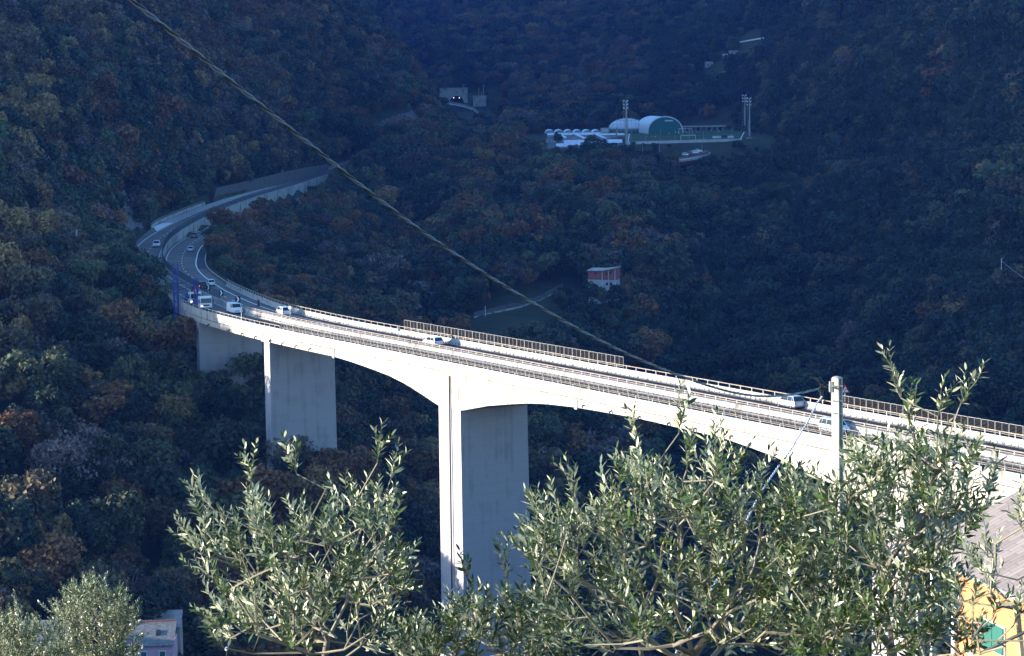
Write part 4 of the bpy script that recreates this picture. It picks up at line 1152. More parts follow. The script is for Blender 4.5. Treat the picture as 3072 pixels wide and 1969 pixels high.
# ------------------------------------------------------------------ people
SKIN = mat('skin', (.42, .27, .20), .6); HAIR = mat('dark_hair', (.03, .02, .015), .8)
def person_mesh(top, bottom, stride=.25, arm=.3, seed=0):
    """continuous body grown from a joint skeleton, coloured by height"""
    V = [(0, 0, .95), (0, 0, 1.2), (0, 0, 1.45), (0, 0, 1.55), (0, .02, 1.72),
         (.19, 0, 1.42), (.24, arm * .3, 1.16), (.23, arm, .95), (-.19, 0, 1.42), (-.24, -arm * .3, 1.16), (-.23, -arm, .95),
         (.1, 0, .88), (.11, stride * .5, .48), (.11, stride * .7, .06), (.11, stride * .7 + .16, .03),
         (-.1, 0, .88), (-.11, -stride * .3, .5), (-.11, -stride * .9, .08), (-.11, -stride * .9 + .16, .03)]
    E_ = [(0, 1), (1, 2), (2, 3), (3, 4), (2, 5), (5, 6), (6, 7), (2, 8), (8, 9), (9, 10), (0, 11), (11, 12), (12, 13), (13, 14), (0, 15), (15, 16), (16, 17), (17, 18)]
    rad = [.15, .14, .15, .06, .105, .07, .05, .04, .07, .05, .04, .1, .065, .045, .04, .1, .065, .045, .04]
    me = bpy.data.meshes.new('body'); me.from_pydata(V, E_, [])
    o = bpy.data.objects.new('body_tmp', me); COL.objects.link(o)
    sk = o.modifiers.new('skin', 'SKIN'); ss = o.modifiers.new('sub', 'SUBSURF'); ss.levels = 1; ss.render_levels = 1
    for i, v in enumerate(me.skin_vertices[0].data): v.radius = (rad[i], rad[i] * .85); v.use_root = (i == 0)
    dg = bpy.context.evaluated_depsgraph_get(); out = bpy.data.meshes.new_from_object(o.evaluated_get(dg))
    bpy.data.objects.remove(o)
    out.materials.clear()
    for q in (bottom, top, SKIN, HAIR): out.materials.append(q)
    for p in out.polygons:
        z = p.center.z; p.use_smooth = True
        p.material_index = 0 if z < .95 else 1 if z < 1.5 else 2 if z < 1.76 else 3
        if abs(p.center.x) > .17 and z < 1.12 and z > .8: p.material_index = 2
        if z < .05: p.material_index = 3
    return out
HV = mat('hi_vis', (.35, .65, .05), .7); DK = mat('dark_cloth', (.03, .035, .05), .9); WT = mat('white_shirt', (.7, .7, .72), .8); YB = mat('yellow_bib', (.7, .65, .1), .8)
pw = person_mesh(HV, DK, .1, .1)
put('person', pw, None, P(s1 + 6.0, -3.4, .012), R(-30), label='worker in a green hi-vis jacket standing between the two lorries', cat='person')
# ------------------------------------------------------------------ tunnel portal and its approach
PB = atY(1370, 309, 1745)
SC = 1745 / F_PX         # metres per photo pixel there
t = thing('tunnel_portal', 'grey concrete tunnel portal with a dark arched mouth on the far hillside', 'tunnel', PB)
mb = MB()
x0, x1, zt, zb_ = -50 * SC, 33 * SC, 43 * SC, -12 * SC; r_ = 22 * SC; cz = -1 * SC
n = 20; arc = [(r_ * math.cos(math.pi * i / n), cz + r_ * math.sin(math.pi * i / n)) for i in range(n + 1)]
outer = []
for (ax, az) in arc:
    if abs(ax) > r_ * .72: outer.append((x1 if ax > 0 else x0, min(zt, az + (zt - cz) * (abs(az - cz) / (r_ * .72)))))
    else: outer.append((x1 * ax / (r_ * .72) if ax > 0 else -x0 * ax / (r_ * .72), zt))
for i in range(n):
    a, b = arc[i], arc[i + 1]; c, d = outer[i + 1], outer[i]
    for y0, y1 in ((-1.5, 1.5),):
        mb.hexa([(a[0], y0, a[1]), (d[0], y0, d[1]), (d[0], y1, d[1]), (a[0], y1, a[1]), (b[0], y0, b[1]), (c[0], y0, c[1]), (c[0], y1, c[1]), (b[0], y1, b[1])])
mb.box(x0, -r_, -1.5, 1.5, zb_, cz); mb.box(r_, x1, -1.5, 1.5, zb_, cz)
mb.build('wall', CONCW, t)
mb = MB(); mb.loft([[(rr_ * math.cos(math.pi * i / n), y, cz + rr_ * math.sin(math.pi * i / n)) for i in range(n + 1)] + [(rq * math.cos(math.pi * i / n), y, cz + rq * math.sin(math.pi * i / n)) for i in range(n, -1, -1)] for y, rr_, rq in ((-1.9, r_, r_ * 1.07), (-1.4, r_, r_ * 1.07))]); mb.build('arch_rim', CONC, t)
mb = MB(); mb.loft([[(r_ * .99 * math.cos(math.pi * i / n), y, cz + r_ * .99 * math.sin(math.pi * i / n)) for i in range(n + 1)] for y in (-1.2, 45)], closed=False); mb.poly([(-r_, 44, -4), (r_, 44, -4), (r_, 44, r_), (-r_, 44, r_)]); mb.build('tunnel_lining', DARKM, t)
for xx in (-8.5 * SC, 8.5 * SC):
    mb = MB(); mb.lathe([(.3, -.2), (.3, .2)], 10, TR((xx, -1.0, 15 * SC)) @ Matrix.Rotation(R(90), 4, 'X')); mb.build('lamp', LITW, t)
mb = MB(); mb.box(x0 - .3, x1 + .3, -1.9, 1.9, zt, zt + .5); mb.build('coping', CONCW, t)
mb = MB(); mb.tube([(20 * SC, 0, zt), (20 * SC, 0, zt + 11 * SC), (29 * SC, 0, zt + 11 * SC)], .16, 5); mb.build('lamp_arm', STEEL, t)
q = atY(1440, 322, 1735)
t = thing('wing_wall', 'pale stained concrete block wall right of the tunnel portal', 'wall', q)
mb = MB(); mb.box(-20 * SC, 19 * SC, 0, 5, -14 * SC, 34 * SC); mb.build('wall', CONCW, t)
for px_, h_ in ((-3, 24), (11, 32), (5, 10)):
    mb = MB(); mb.tube([(px_ * SC, 2, 30 * SC), (px_ * SC, 2, (34 + h_) * SC)], .18, 5)
    if h_ == 32: mb.tube([(px_ * SC, 2, 64 * SC), ((px_ + 6) * SC, 2, 63 * SC)], .12, 5)
    mb.build('antenna', STEEL, t)
cv = [(1322, 304, 1725), (1345, 307, 1722), (1370, 311, 1715), (1398, 317, 1705), (1420, 325, 1695), (1434, 334, 1684), (1441, 345, 1672)]
def pxstrip(name, L_, R_, m, dz=0.0, th=None, **k):
    mb = MB(); rings = []
    for (a, b) in zip(L_, R_):
        A = atY(*a) + Vector((0, 0, dz)); B_ = atY(*b) + Vector((0, 0, dz))
        rings.append([A, B_, B_ + Vector((0, 0, -(th or 1.0))), A + Vector((0, 0, -(th or 1.0)))])
    mb.loft(rings); return mb.build(name, m, **k)
pxstrip('tunnel_approach_road', [(x, y - 3, Y + 10) for x, y, Y in cv], [(x - 2, y + 7, Y - 6) for x, y, Y in cv], ASPH, kind='structure', th=3.5)
pxstrip('road_edge_line', [(x - 1, y + 4.8, Y - 3) for x, y, Y in cv], [(x - 1.5, y + 6.4, Y - 5) for x, y, Y in cv], WHITE, dz=.35, th=.2, kind='structure')
t = thing('guard_rail', 'dark guard rail along the road curving out of the tunnel', 'guard rail', (0, 0, 0))
mb = MB(); mb.tube([atY(x - 2, y + 7, Y - 7) + Vector((0, 0, 1.0)) for x, y, Y in cv], .25, 5); mb.build('rail', STEEL, t)

# ------------------------------------------------------------------ sports ground
ZF = 16.0
fl = lambda x, y: atZ(x, y, ZF)
TURF = mat('sports_turf', (.035, .07, .03), .95, col2=(.05, .09, .035), scale=.08, spec=.1)
mb = MB(); A, B_, C_, D = fl(1884, 427), fl(2222, 417), fl(2236, 391), fl(1888, 402)
for i, q in enumerate((A, B_, C_, D)): q.z = ZF + .06
mb.poly([A, B_, C_, D]); mb.build('sports_field', TURF, kind='structure')
YRD = mat('yard_ground', (.10, .10, .09), .9, var=.3, scale=.2)
pxstrip('yard', [(1640, 447, 1088), (1885, 437, 1092)], [(1650, 400, 1330), (1885, 397, 1335)], YRD, kind='structure', th=3)
def lines(p, q, w_=.35):
    d = (q - p).normalized(); nn = Vector((-d.y, d.x, 0)) * w_
    mb = MB(); mb.poly([p - nn, q - nn, q + nn, p + nn]); return mb
mb = MB()
for p, q in ((A, B_), (B_, C_), (C_, D), (D, A), ((A + B_) / 2 if False else (A + D) / 2, (B_ + C_) / 2)):
    d = (q - p).normalized(); nn = Vector((-d.y, d.x, 0)) * .25; u = Vector((0, 0, .03)); mb.poly([p - nn + u, q - nn + u, q + nn + u, p + nn + u])
mb.build('pitch_lines', WHITE, kind='structure')
S1 = 1120 / F_PX
# perimeter wall in front of the field
t = thing('field_wall', 'long white low wall along the front edge of the sports field', 'wall', fl(1880, 432))
a = fl(1880, 429); b = fl(2225, 419); mb = MB(); o_ = t.location
def wallseg(a, b, h, th, z0=-.8):
    mb = MB(); d = (b - a).normalized(); nn = Vector((-d.y, d.x, 0)) * th; u = Vector((0, 0, h)); l_ = Vector((0, 0, z0))
    mb.hexa([a - o_ - nn + l_, b - o_ - nn + l_, b - o_ + nn + l_, a - o_ + nn + l_, a - o_ - nn + u, b - o_ - nn + u, b - o_ + nn + u, a - o_ + nn + u]); return mb
WPNT = mat('white_render', (.62, .62, .60), .8, var=.15, scale=.3)
wallseg(a, b, .5, .2).build('wall', WPNT, t)
GP = MB(); GP.tube([(0, 0, 0), (0, 0, 6)], .06, 5); gp = GP.mesh('net_post', STEEL)
for i in range(8): put('net_post', gp, t, a + (b - a) * (i + .3) / 8 - o_)
t = thing('retaining_wall', 'long white retaining wall on the bank below the greenhouses', 'wall', atY(1762, 478, 1000))
o_ = t.location; wallseg(atY(1762, 478, 1000), atY(1905, 470, 1010), .1, .4, -1.6).build('wall', WPNT, t)
# goals
def goal(px, py, w_px, h, label):
    p = fl(px, py); s_ = p.y / F_PX * w_px; t = thing('football_goal', label, 'goal', p, 0, None)
    mb = MB(); mb.tube([(-s_ / 2, 0, 0), (-s_ / 2, 0, h), (s_ / 2, 0, h), (s_ / 2, 0, 0)], .09, 5); mb.build('frame', WHITE, t)
    mb = MB()
    for sg in (-1, 1): mb.tube([(sg * s_ / 2, 0, h), (sg * s_ / 2, 1.2, h * .9), (sg * s_ / 2, 2.2, 0)], .05, 4)
    mb.tube([(-s_ / 2, 1.2, h * .9), (s_ / 2, 1.2, h * .9)], .04, 4)
    for i in range(12): mb.tube([(-s_ / 2 + s_ * i / 11, 1.2, h * .9), (-s_ / 2 + s_ * i / 11, 2.2, 0)], .018, 3, caps=False)
    mb.build('net', WHITE, t)
goal(2065, 421, 44, 2.4, 'nearer white football goal in the middle of the pitch front')
goal(2057, 402, 40, 2.9, 'farther white football goal behind the nearer one')
t = thing('team_shelter', 'white team shelter with a dark opening on the front touchline', 'shelter', fl(2170, 415)); mb = MB()
mb.box(-5.2, 5.0, 0, 1.2, 0, 1.1); mb.build('wall', WPNT, t); mb = MB(); mb.box(-1.0, 2.0, -.2, 0, .1, 1.5); mb.build('opening', DARKM, t)
# floodlight masts
def flood(px, py, Y, hpx, label, w_=.45):
    p = atY(px, py, Y) if Y < 1100 else fl(px, py); h = hpx * p.y / F_PX; t = thing('floodlight_mast', label, 'floodlight', p)
    mb = MB(); mb.tube([(0, 0, -2), (0, 0, h * .55), (0, 0, h)], [w_ * 1.1, w_ * .8, w_ * .5], 8); mb.build('pole', STEEL, t)
    mb = MB()
    for i in range(int(h / 1.1)): mb.box(-1.25, -.45, -.05, .05, h * .15 + i * 1.0 * .85, h * .15 + i * .85 + .09)
    mb.tube([(-1.25, 0, h * .15), (-1.25, 0, h)], .05, 4); mb.build('ladder', STEEL, t)
    for k in range(3):
        mb = MB(); z = h - .5 - k * 1.6; mb.box(-1.6, .9, -.3, .3, z, z + .12); mb.box(-1.6, -1.45, -.3, .3, z, z + 1.1); mb.box(.75, .9, -.3, .3, z, z + 1.1); mb.build('lamp_frame', STEEL, t)
        for xx in (-1.1, .4): g = MB(); g.box(xx - .3, xx + .3, -.5, -.3, z + .2, z + .8); g.build('lamp', LAMPW, t)
flood(1880, 434, 1078, 130, 'tall floodlight mast in front of the greenhouse ground at left end of the pitch', .55)
flood(2235, 395, 1290, 108, 'left one of the pair of tall floodlight masts right of the pitch')
flood(2249, 408, 1210, 112, 'right one of the pair of tall floodlight masts right of the pitch')
# green tensile hall: barrel roof, green end wall
TEAL = mat('green_membrane', (.02, .14, .13), .6, var=.12, scale=.1); MEMB = mat('white_membrane', (.62, .66, .72), .5, var=.06, scale=.2)
p = fl(1996, 401); S2 = p.y / F_PX; t = thing('sports_hall', 'barrel roofed tensile sports hall with a green end wall and white cover', 'sports hall', p, R(-2))
n = 22; RW, RH = 52 * S2, 50 * S2
ar_ = [(RW * math.cos(math.pi * i / n), max(0, RH * math.sin(math.pi * i / n) ** .85)) for i in range(n + 1)]
mb = MB(); mb.loft([[(x - dx_, y, z) for x, z in ar_] for y, dx_ in ((0, 0), (22, 3), (44, 6))], closed=False); mb.build('roof_cover', MEMB, t, smooth=True)
mb = MB(); mb.poly([(x * .98, -.15, z * .965) for x, z in ar_]); mb.build('end_wall', TEAL, t)
mb = MB(); mb.tube([(x, -.1, z) for x, z in ar_], .35, 5); mb.build('edge_band', MEMB, t)
mb = MB(); mb.box(-.2, 4.0, -.5, -.15, RH * .72, RH * .8); mb.build('sign_panel', WPNT, t)
# geodesic white dome with green base and outer ribs
p = fl(1885, 399); S3 = p.y / F_PX; t = thing('sports_dome', 'white ribbed dome on a green wall beside the green hall', 'dome', p)
RX, RZ = 60 * S3, 42 * S3
mb = MB(); rings = []
for j in range(9):
    th = j / 8 * math.pi / 2 * .98; rings.append([(RX * .93 * math.cos(th) * math.cos(a), 14 + 14 * math.cos(th) * math.sin(a), 2.2 + (RZ - 2.2) * math.sin(th)) for a in [2 * math.pi * i / 24 for i in range(24)]])
mb.loft(rings); mb.build('membrane', MEMB, t)
mb = MB(); mb.loft([[(RX * .93 * math.cos(a), 14 + 14 * math.sin(a), z) for a in [2 * math.pi * i / 24 for i in range(24)]] for z in (0, 2.25)]); mb.build('base_wall', mat('green_wall', (.05, .16, .12), .7), t)
mb = MB()
for i in range(11):
    xx = -RX + 2 * RX * (i + .5) / 11; k = math.sqrt(max(0, 1 - (xx / RX) ** 2))
    mb.tube([(xx, -.6 + (1 - k) * 14, 0)] + [(xx, 14 - 15.2 * k * math.cos(th), .3 + (RZ + .5) * k * math.sin(th)) for th in [math.pi / 2 * m_ / 8 for m_ in range(9)]], .13, 4, caps=False)
for j in (1, 3, 5):
    th = j / 8 * math.pi / 2; mb.tube([(RX * math.cos(th) * math.cos(a), 14 - 15.0 * math.cos(th) * math.sin(a), (RZ + .5) * math.sin(th)) for a in [math.pi * m_ / 16 for m_ in range(17)]], .11, 4, caps=False)
mb.build('ribs', STEEL, t)
# low clubhouse behind the pitch
p = fl(2112, 394); S4 = p.y / F_PX; t = thing('clubhouse', 'long low flat roofed clubhouse behind the pitch', 'building', p)
mb = MB(); mb.box(-62 * S4, 62 * S4, 0, 9, -1, 13 * S4); mb.build('wall', mat('grey_blue_wall', (.16, .18, .20), .8), t)
mb = MB(); mb.box(-66 * S4, 66 * S4, -1.6, 9.5, 13 * S4, 15.2 * S4); mb.build('roof', CONC, t)
for i in range(7):
    mb = MB(); mb.box(-54 * S4 + i * 16.5 * S4, -47 * S4 + i * 16.5 * S4, -.12, 0.02, .1, 2.1); mb.build('door' if i % 2 else 'window', DARKM if i % 2 else GLASS, t)
# lamp posts around the ground
LPm = MB(); LPm.tube([(0, 0, -1), (0, 0, 7), (.5, 0, 7.4), (1.2, 0, 7.4)], .09, 5); lpm = LPm.mesh('pole', STEEL)
LHm = MB(); LHm.box(.9, 1.7, -.2, .2, 7.3, 7.5); lhm = LHm.mesh('lamp_head', LAMPW)
for (x, y, Y, lb) in ((2106, 455, 1040, 'street lamp beside the row of parked cars'), (1979, 462, 1030, 'street lamp on the bank below the middle of the pitch'), (1928, 465, 1020, 'street lamp on the bank right of the dark round tree'), (2246, 398, 1250, 'short street lamp between the two right floodlight masts'), (2226, 392, 1330, 'street lamp behind the left mast of the pair'), (1853, 468, 1005, 'small street lamp over the white retaining wall')):
    p = atY(x, y, Y); t = thing('street_lamp', lb, 'street lamp', p, 0, 'street lamps around the sports ground'); k = .8
    t.scale = (k, k, k * (1.0 if y < 450 else .95)); put('pole', lpm, t); put('lamp_head', lhm, t)
# greenhouses
PLAS = mat('greenhouse_plastic', (.62, .66, .74), .45, var=.12, scale=.4); PGLS = mat('greenhouse_glass', (.30, .32, .34), .3, var=.25, scale=.5)
FRM = mat('greenhouse_frame', (.5, .5, .5), .5)
for i in range(6):
    x = 1650 + i * 28.2; Y = 1290; p = atY(x, 402, Y); s_ = Y / F_PX; t = thing('polytunnel', ['half hidden polytunnel at the left end of the back row', 'second polytunnel of the back row', 'third polytunnel of the back row', 'fourth polytunnel of the back row', 'fifth polytunnel of the back row', 'rightmost polytunnel of the back row'][i] + ' behind the long white roofs', 'greenhouse', p, 0, 'row of round white polytunnels')
    r1 = 14 * s_; h1 = 11 * s_; aa = [(r1 * math.cos(math.pi * k / 12), h1 * math.sin(math.pi * k / 12)) for k in range(13)]
    mb = MB(); mb.loft([[(a, y, b) for a, b in aa] for y in (0, 30)], closed=False); mb.build('cover', PLAS, t, smooth=True)
    mb = MB(); mb.poly([(a * .97, .1, b * .97) for a, b in aa]); mb.build('end_panel', PGLS, t)
def shed_gh(px, py, Y, w_px, h_px, label, steps=0):
    p = atY(px, py, Y); s_ = Y / F_PX; t = thing('greenhouse', label, 'greenhouse', p); w_ = w_px * s_ / 2; h = h_px * s_
    mb = MB(); mb.box(-w_, w_, 0, 6, -1.5, h * .55); mb.build('side_glazing', PGLS, t)
    mb = MB(); mb.loft([[(x, -.3, h * .52), (x, 3.2, h), (x, 6.3, h * .52)] for x in (-w_ - .2, w_ + .2)]); mb.build('roof', PLAS, t)
    mb = MB()
    for i in range(int(w_px / 6)): x = -w_ + i * 6 * s_; mb.box(x - .06, x + .06, -.08, 0, -1.5, h * .52)
    mb.build('glazing_bars', FRM, t)
    return t
shed_gh(1722, 412, 1240, 158, 13, 'long white roofed greenhouse right in front of the polytunnels')
shed_gh(1838, 410, 1225, 70, 9, 'shorter white roofed greenhouse left of the tall floodlight mast')
shed_gh(1780, 440, 1120, 172, 20, 'longest front greenhouse with white roof and glazed side')
shed_gh(1706, 450, 1090, 72, 19, 'small glazed greenhouse at the front left beside the trees')
for k, x in enumerate((1668, 1721, 1783)):
    Y = 1175; p = atY(x, 423, Y); s_ = Y / F_PX; t = thing('greenhouse', ['leftmost peaked greenhouse behind the tree', 'middle peaked greenhouse with a glazed gable', 'right peaked greenhouse with a glazed gable'][k], 'greenhouse', p, R(-8)); w_ = 30 * s_; h = 20 * s_
    mb = MB(); mb.poly([(-w_, 0, -1), (w_, 0, -1), (w_, 0, h * .2), (0, 0, h * .85), (-w_, 0, h * .2)]); mb.build('gable', PGLS, t)
    mb = MB()
    for sg in (-1, 1): mb.hexa([(0, -.6, h), (sg * w_ * 1.06, -.6, h * .25), (sg * w_ * 1.06, 12, h * .25), (0, 12, h), (0, -.6, h + .15), (sg * w_ * 1.06, -.6, h * .25 + .15), (sg * w_ * 1.06, 12, h * .25 + .15), (0, 12, h + .15)])
    mb.build('roof', PLAS, t)
    mb = MB()
    for i in range(9): x_ = -w_ + w_ * 2 * i / 8; mb.box(x_ - .05, x_ + .05, -.12, -.04, -1, h * (.85 - .65 * abs(x_) / w_))
    mb.build('glazing_bars', FRM, t)
t = thing('chimney', 'rusty brown chimney stack among the greenhouses', 'chimney', atY(1849, 420, 1150)); mb = MB(); mb.box(-.35, .35, -.35, .35, -1, 6.0); mb.build('stack', RUST, t); mb = MB(); mb.box(-.6, 1.4, -.5, .5, 3.4, 4.0); mb.build('flue', RUST, t)
t = thing('hut', 'small white hut behind the right end of the polytunnels', 'hut', atY(1815, 398, 1280)); mb = MB(); mb.box(-2.2, 2, 0, 3, 0, 2.2); mb.build('wall', WPNT, t); mb = MB(); mb.box(-2.5, 2.6, -.4, 3.4, 2.2, 2.45); mb.build('roof', STEEL, t)
# the dark clipped round tree in front of the greenhouses
def near_tree(px, py, Y, label, c, sc, name='tree', hi=True, v=0, cat='tree', wid=1.0):
    p = atY(px, py, Y); t = thing(name, label, cat, p, rnd.random() * 6); t.scale = (sc * wid, sc * wid, sc)
    put('crown', HI[(c, v)], t); put('trunk', TRK[v], t); return t
for dx_, dy_ in ((0, 0),):
    near_tree(1796, 470, 1030, 'big dark round tree standing in front of the greenhouses', 'dark', 1.15, wid=1.75)
near_tree(1752, 452, 1060, 'small dark round tree left of the big one by the greenhouses', 'dark', .55, wid=1.2)
near_tree(1676, 432, 1110, 'dark tree at the left corner of the greenhouses', 'dark', .7)
for (x_, y_, c_, sc_, lb_) in ((-77.0, 479, 'rust', 1.2, 'rust brown tree right beside the blue inspection mast'), (-80.5, 487, 'dark', 1.45, 'tall dark green tree hiding the outer lane left of the mast'), (-84.5, 496, 'olive', 1.4, 'olive green tree crowding the outer lane of the bend'), (-87.5, 509, 'dark', 1.35, 'dark tree at the outer edge where the bend goes out of sight'), (-82.5, 501, 'bare', 1.2, 'half bare twiggy tree overlapping the outer lane of the bend')):
    t = thing('tree', lb_, 'tree', (x_, y_, gz(x_, y_)), rnd.random() * 6); t.scale = (sc_ * .95, sc_ * .95, sc_)
    put('crown', HI[(c_, 0)], t); put('trunk', TRK[0], t)
near_tree(845, 455, 1140, 'lone yellow green bush on the upper left hillside', 'ochre', .6)
near_tree(1308, 406, 1300, 'bright green bush at the right foot of the netted cutting', 'pine', .55, name='bush', cat='bush')
near_tree(665, 712, 655, 'bright rust orange tree at the inside edge of the bend', 'rust', 1.05, v=1)
near_tree(1455, 508, 950, 'golden ochre tree on the wooded spur below the wire', 'ochre', 1.1, v=1)
# parked cars on the spur road
PAVE = mat('parking_red', (.16, .08, .06), .9, var=.2, scale=.4)
pxstrip('parking_terrace', [(2036, 472, 1000), (2080, 462, 1008), (2120, 450, 1020)], [(2038, 480, 992), (2090, 470, 998), (2124, 455, 1014)], PAVE, kind='structure', th=2.5)
pxstrip('parking_kerb', [(2036, 479, 991), (2088, 471, 997), (2130, 456, 1020)], [(2038, 482, 989), (2092, 474, 995), (2132, 459, 1017)], CONCW, kind='structure', th=.8)
def parked(px, py, Y, c, lb, rz): return car('hatch', c, lb, atY(px, py, Y), rz, group='cars parked below the sports ground')
parked(2056, 468, 1001, WH, 'leftmost parked white car below the pitch', R(-70)); parked(2070, 465, 1003, GR, 'dark grey parked car second from the left', R(-60))
parked(2084, 462, 1006, WH, 'silver white parked car third from the left', R(-40)); parked(2095, 458, 1010, WH, 'rightmost parked white car near the street lamp', R(-35))
car('hatch', WH, 'white car parked alone beside the right floodlight masts', atY(2250, 424, 1130) + Vector((0, 0, .1)), R(10))
# players and bystanders
ptops = [(WT, DK), (DK, DK), (YB, DK), (mat('red_shirt', (.4, .05, .04), .8), DK)]
pms = [person_mesh(a, b, .3, .25) for a, b in ptops]
for k, (x, y, c) in enumerate([(2060, 404, 0), (2035, 407, 2), (2027, 405, 0), (2008, 408, 0), (2020, 412, 1), (1997, 412, 1), (1991, 411, 1), (1985, 413, 1), (1981, 413, 1), (2092, 403, 0), (2158, 402, 0), (1965, 419, 2), (1948, 412, 1), (2125, 393, 3), (2107, 393, 1), (2098, 394, 1), (2133, 399, 0), (2205, 393, 1)]):
    lb = {0: 'player in a white shirt', 1: 'player in dark clothes', 2: 'player in a yellow bib', 3: 'bystander in a red top'}[c]
    wh = 'far left of the pitch' if x < 1970 else 'in the group on the left half of the pitch' if x < 2030 else 'near the goals' if x < 2095 else 'on the right half of the pitch' if y > 398 else 'in front of the clubhouse'
    put('person', pms[c], None, fl(x, y) + Vector((0, 0, .06)), rnd.random() * 6.28, label=lb + ' ' + wh, cat='person', group='people on the sports field')

# ------------------------------------------------------------------ brick house and lane on the middle spur
BRK = mat('brick_red', (.30, .10, .085), .85, var=.25, scale=1.2); RENDR = mat('pale_render', (.42, .42, .42), .85, var=.2, scale=.6)
Y = 742; s_ = Y / F_PX; p = atY(1807, 862, Y); t = thing('brick_house', 'small abandoned red brick house with a grey lean-to roof on the wooded spur', 'house', p, R(-24))
def HB(mb, x0, x1, y0, y1, z0, z1): mb.box(x0 * s_, x1 * s_, y0 * s_, y1 * s_, z0 * s_, z1 * s_)
w2, d2 = 46, 44
mb = MB(); mb.hexa([Vector(v) * s_ for v in [(-w2, 0, 22), (0, 0, 22), (0, d2, 22), (-w2, d2, 22), (-w2, 0, 48), (0, 0, 48), (0, d2, 52), (-w2, d2, 52)]]); mb.build('brick_wall', BRK, t)
mb = MB(); mb.box(-w2 * s_, -.02, .02, d2 * s_ - .02, -6, 21.9 * s_); mb.build('lower_wall', RENDR, t)
mb = MB(); mb.hexa([Vector(v) * s_ for v in [(0.2, 1, -40), (40, 1, -40), (40, d2 - 1, -40), (0.2, d2 - 1, -40), (0.2, 1, 22), (40, 1, 22), (40, d2 - 1, 22), (0.2, d2 - 1, 22)]]); mb.build('lower_wall', RENDR, t)
mb = MB(); mb.hexa([Vector(v) * s_ for v in [(0.2, 0, 22.1), (41, 0, 22.1), (41, d2, 22.1), (0.2, d2, 22.1), (0.2, 0, 48), (41, 0, 56), (41, d2, 58), (0.2, d2, 52)]]); mb.build('brick_wall', BRK, t)
mb = MB(); mb.loft([[Vector(v) * s_ for v in r_] for r_ in ([(-w2 - 3, -4, 48.3), (-w2 - 3, d2 + 2, 53), (-w2 - 3, d2 + 2, 55), (-w2 - 3, -4, 50.5)], [(0, -4, 48.8), (0, d2 + 2, 53), (0, d2 + 2, 55), (0, -4, 51)], [(44, -4, 57.2), (44, d2 + 2, 59), (44, d2 + 2, 61), (44, -4, 59.4)])]); mb.build('roof', CONC, t)
for (x, z, w_, h_) in ((11, 36, 4, 9), (25, 40, 4, 8), (12, 6, 6, 8), (25, 6, 6, 9), (-24, 38, 4, 5)):
    mb = MB(); HB(mb, x, x + w_, -.4, .2 if z > 20 else 1.3, z, z + h_); mb.build('window', GLASS, t)
for x in (-.6, 40.5):
    mb = MB(); HB(mb, x, x + 1.6, -1.0, -.1, -5, 48 if x < 1 else 55.5); mb.build('corner_pillar', WPNT, t)
mb = MB(); HB(mb, 20, 21, -.9, -.2, -5, 51); mb.build('drain_pipe', WPNT, t)
LANE = mat('lane_asphalt', (.11, .105, .10), .9, var=.25, scale=.4)
LV = [(x, y, hit(x, y + 8, 600)) for x, y in [(1422, 941), (1450, 931), (1500, 921), (1560, 910), (1620, 890), (1660, 868), (1685, 855)]]
for i in range(1, len(LV)): LV[i] = (LV[i][0], LV[i][1], max(LV[i][2], LV[i - 1][2] - 3))
print('lane', LV)
LQ = [(1422, 941), (1500, 921), (1560, 909), (1620, 890), (1688, 853)]
for (xa, ya), (xb, yb) in zip(LQ[:-1], LQ[1:]):
    draped('lane', [(xa, ya + 15), (xb, yb + 15), (xb, yb), (xa, ya)], LANE, lift=.5, n=8, y0=600, rough=0.0)
t = thing('lane_wall', 'low pale kerb wall on the lower side of the narrow lane', 'wall', atY(LV[3][0], 925, LV[3][2] - 8)); o_ = t.location
mb = MB(); LW = [(x, y + 17, hit(x, y + 17, 600) - 1.2) for x, y in LQ]
mb.loft([[atY(*a) - o_ + Vector((0, 0, -1)), atY(*a) - o_ + Vector((0, .35, -1)), atY(*a) - o_ + Vector((0, .35, .7)), atY(*a) - o_ + Vector((0, 0, .7))] for a in LW]); mb.build('wall', CONCW, t)
t = thing('marker_post', 'white post standing beside the lane on the spur', 'post', atY(1456, 940, LV[1][2] - 8)); mb = MB(); mb.tube([(0, 0, -1), (0, 0, 2.2)], .1, 6); mb.build('post', WPNT, t)
near_tree(1772, 905, 728, 'dark bushy tree hiding the left foot of the brick house', 'dark', .8, v=0, wid=1.1)
near_tree(1806, 918, 726, 'olive green tree below the front corner of the brick house', 'olive', .72, v=0, wid=1.1)
near_tree(1846, 915, 724, 'dark tree below the right end of the brick house', 'dark', .8, v=1, wid=1.1)
near_tree(1872, 905, 738, 'rust coloured small tree right of the brick house', 'rust', .7, v=0)
# ------------------------------------------------------------------ small far houses
def small_house(px, py, Y, w_px, h_px, label, rz=0.2, flat=False, roofc=None):
    Y = hit(px, py, 1000); s_ = Y / F_PX; p = atY(px, py, Y); t = thing('house', label, 'house', p, rz); w_ = w_px * s_ / 2; h = h_px * s_
    mb = MB(); mb.box(-w_, w_, 0, w_ * 1.2, -4, h); mb.build('wall', RENDR, t)
    mb = MB()
    if flat: mb.box(-w_ * 1.15, w_ * 1.15, -.8, w_ * 1.4, h, h + .4)
    else: mb.loft([[(x, -.6, h), (x, w_ * .6, h + w_ * .4), (x, w_ * 1.3, h)] for x in (-w_ * 1.1, w_ * 1.1)])
    mb.build('roof', roofc or CONC, t)
    for i in (-1, 1):
        mb = MB(); mb.box(i * w_ * .5 - w_ * .12, i * w_ * .5 + w_ * .12, -.08, .02, h * .3, h * .75); mb.build('window', GLASS, t)
    return t
small_house(2130, 202, 1560, 22, 12, 'lowest of the small pale houses on the far right slope', .4)
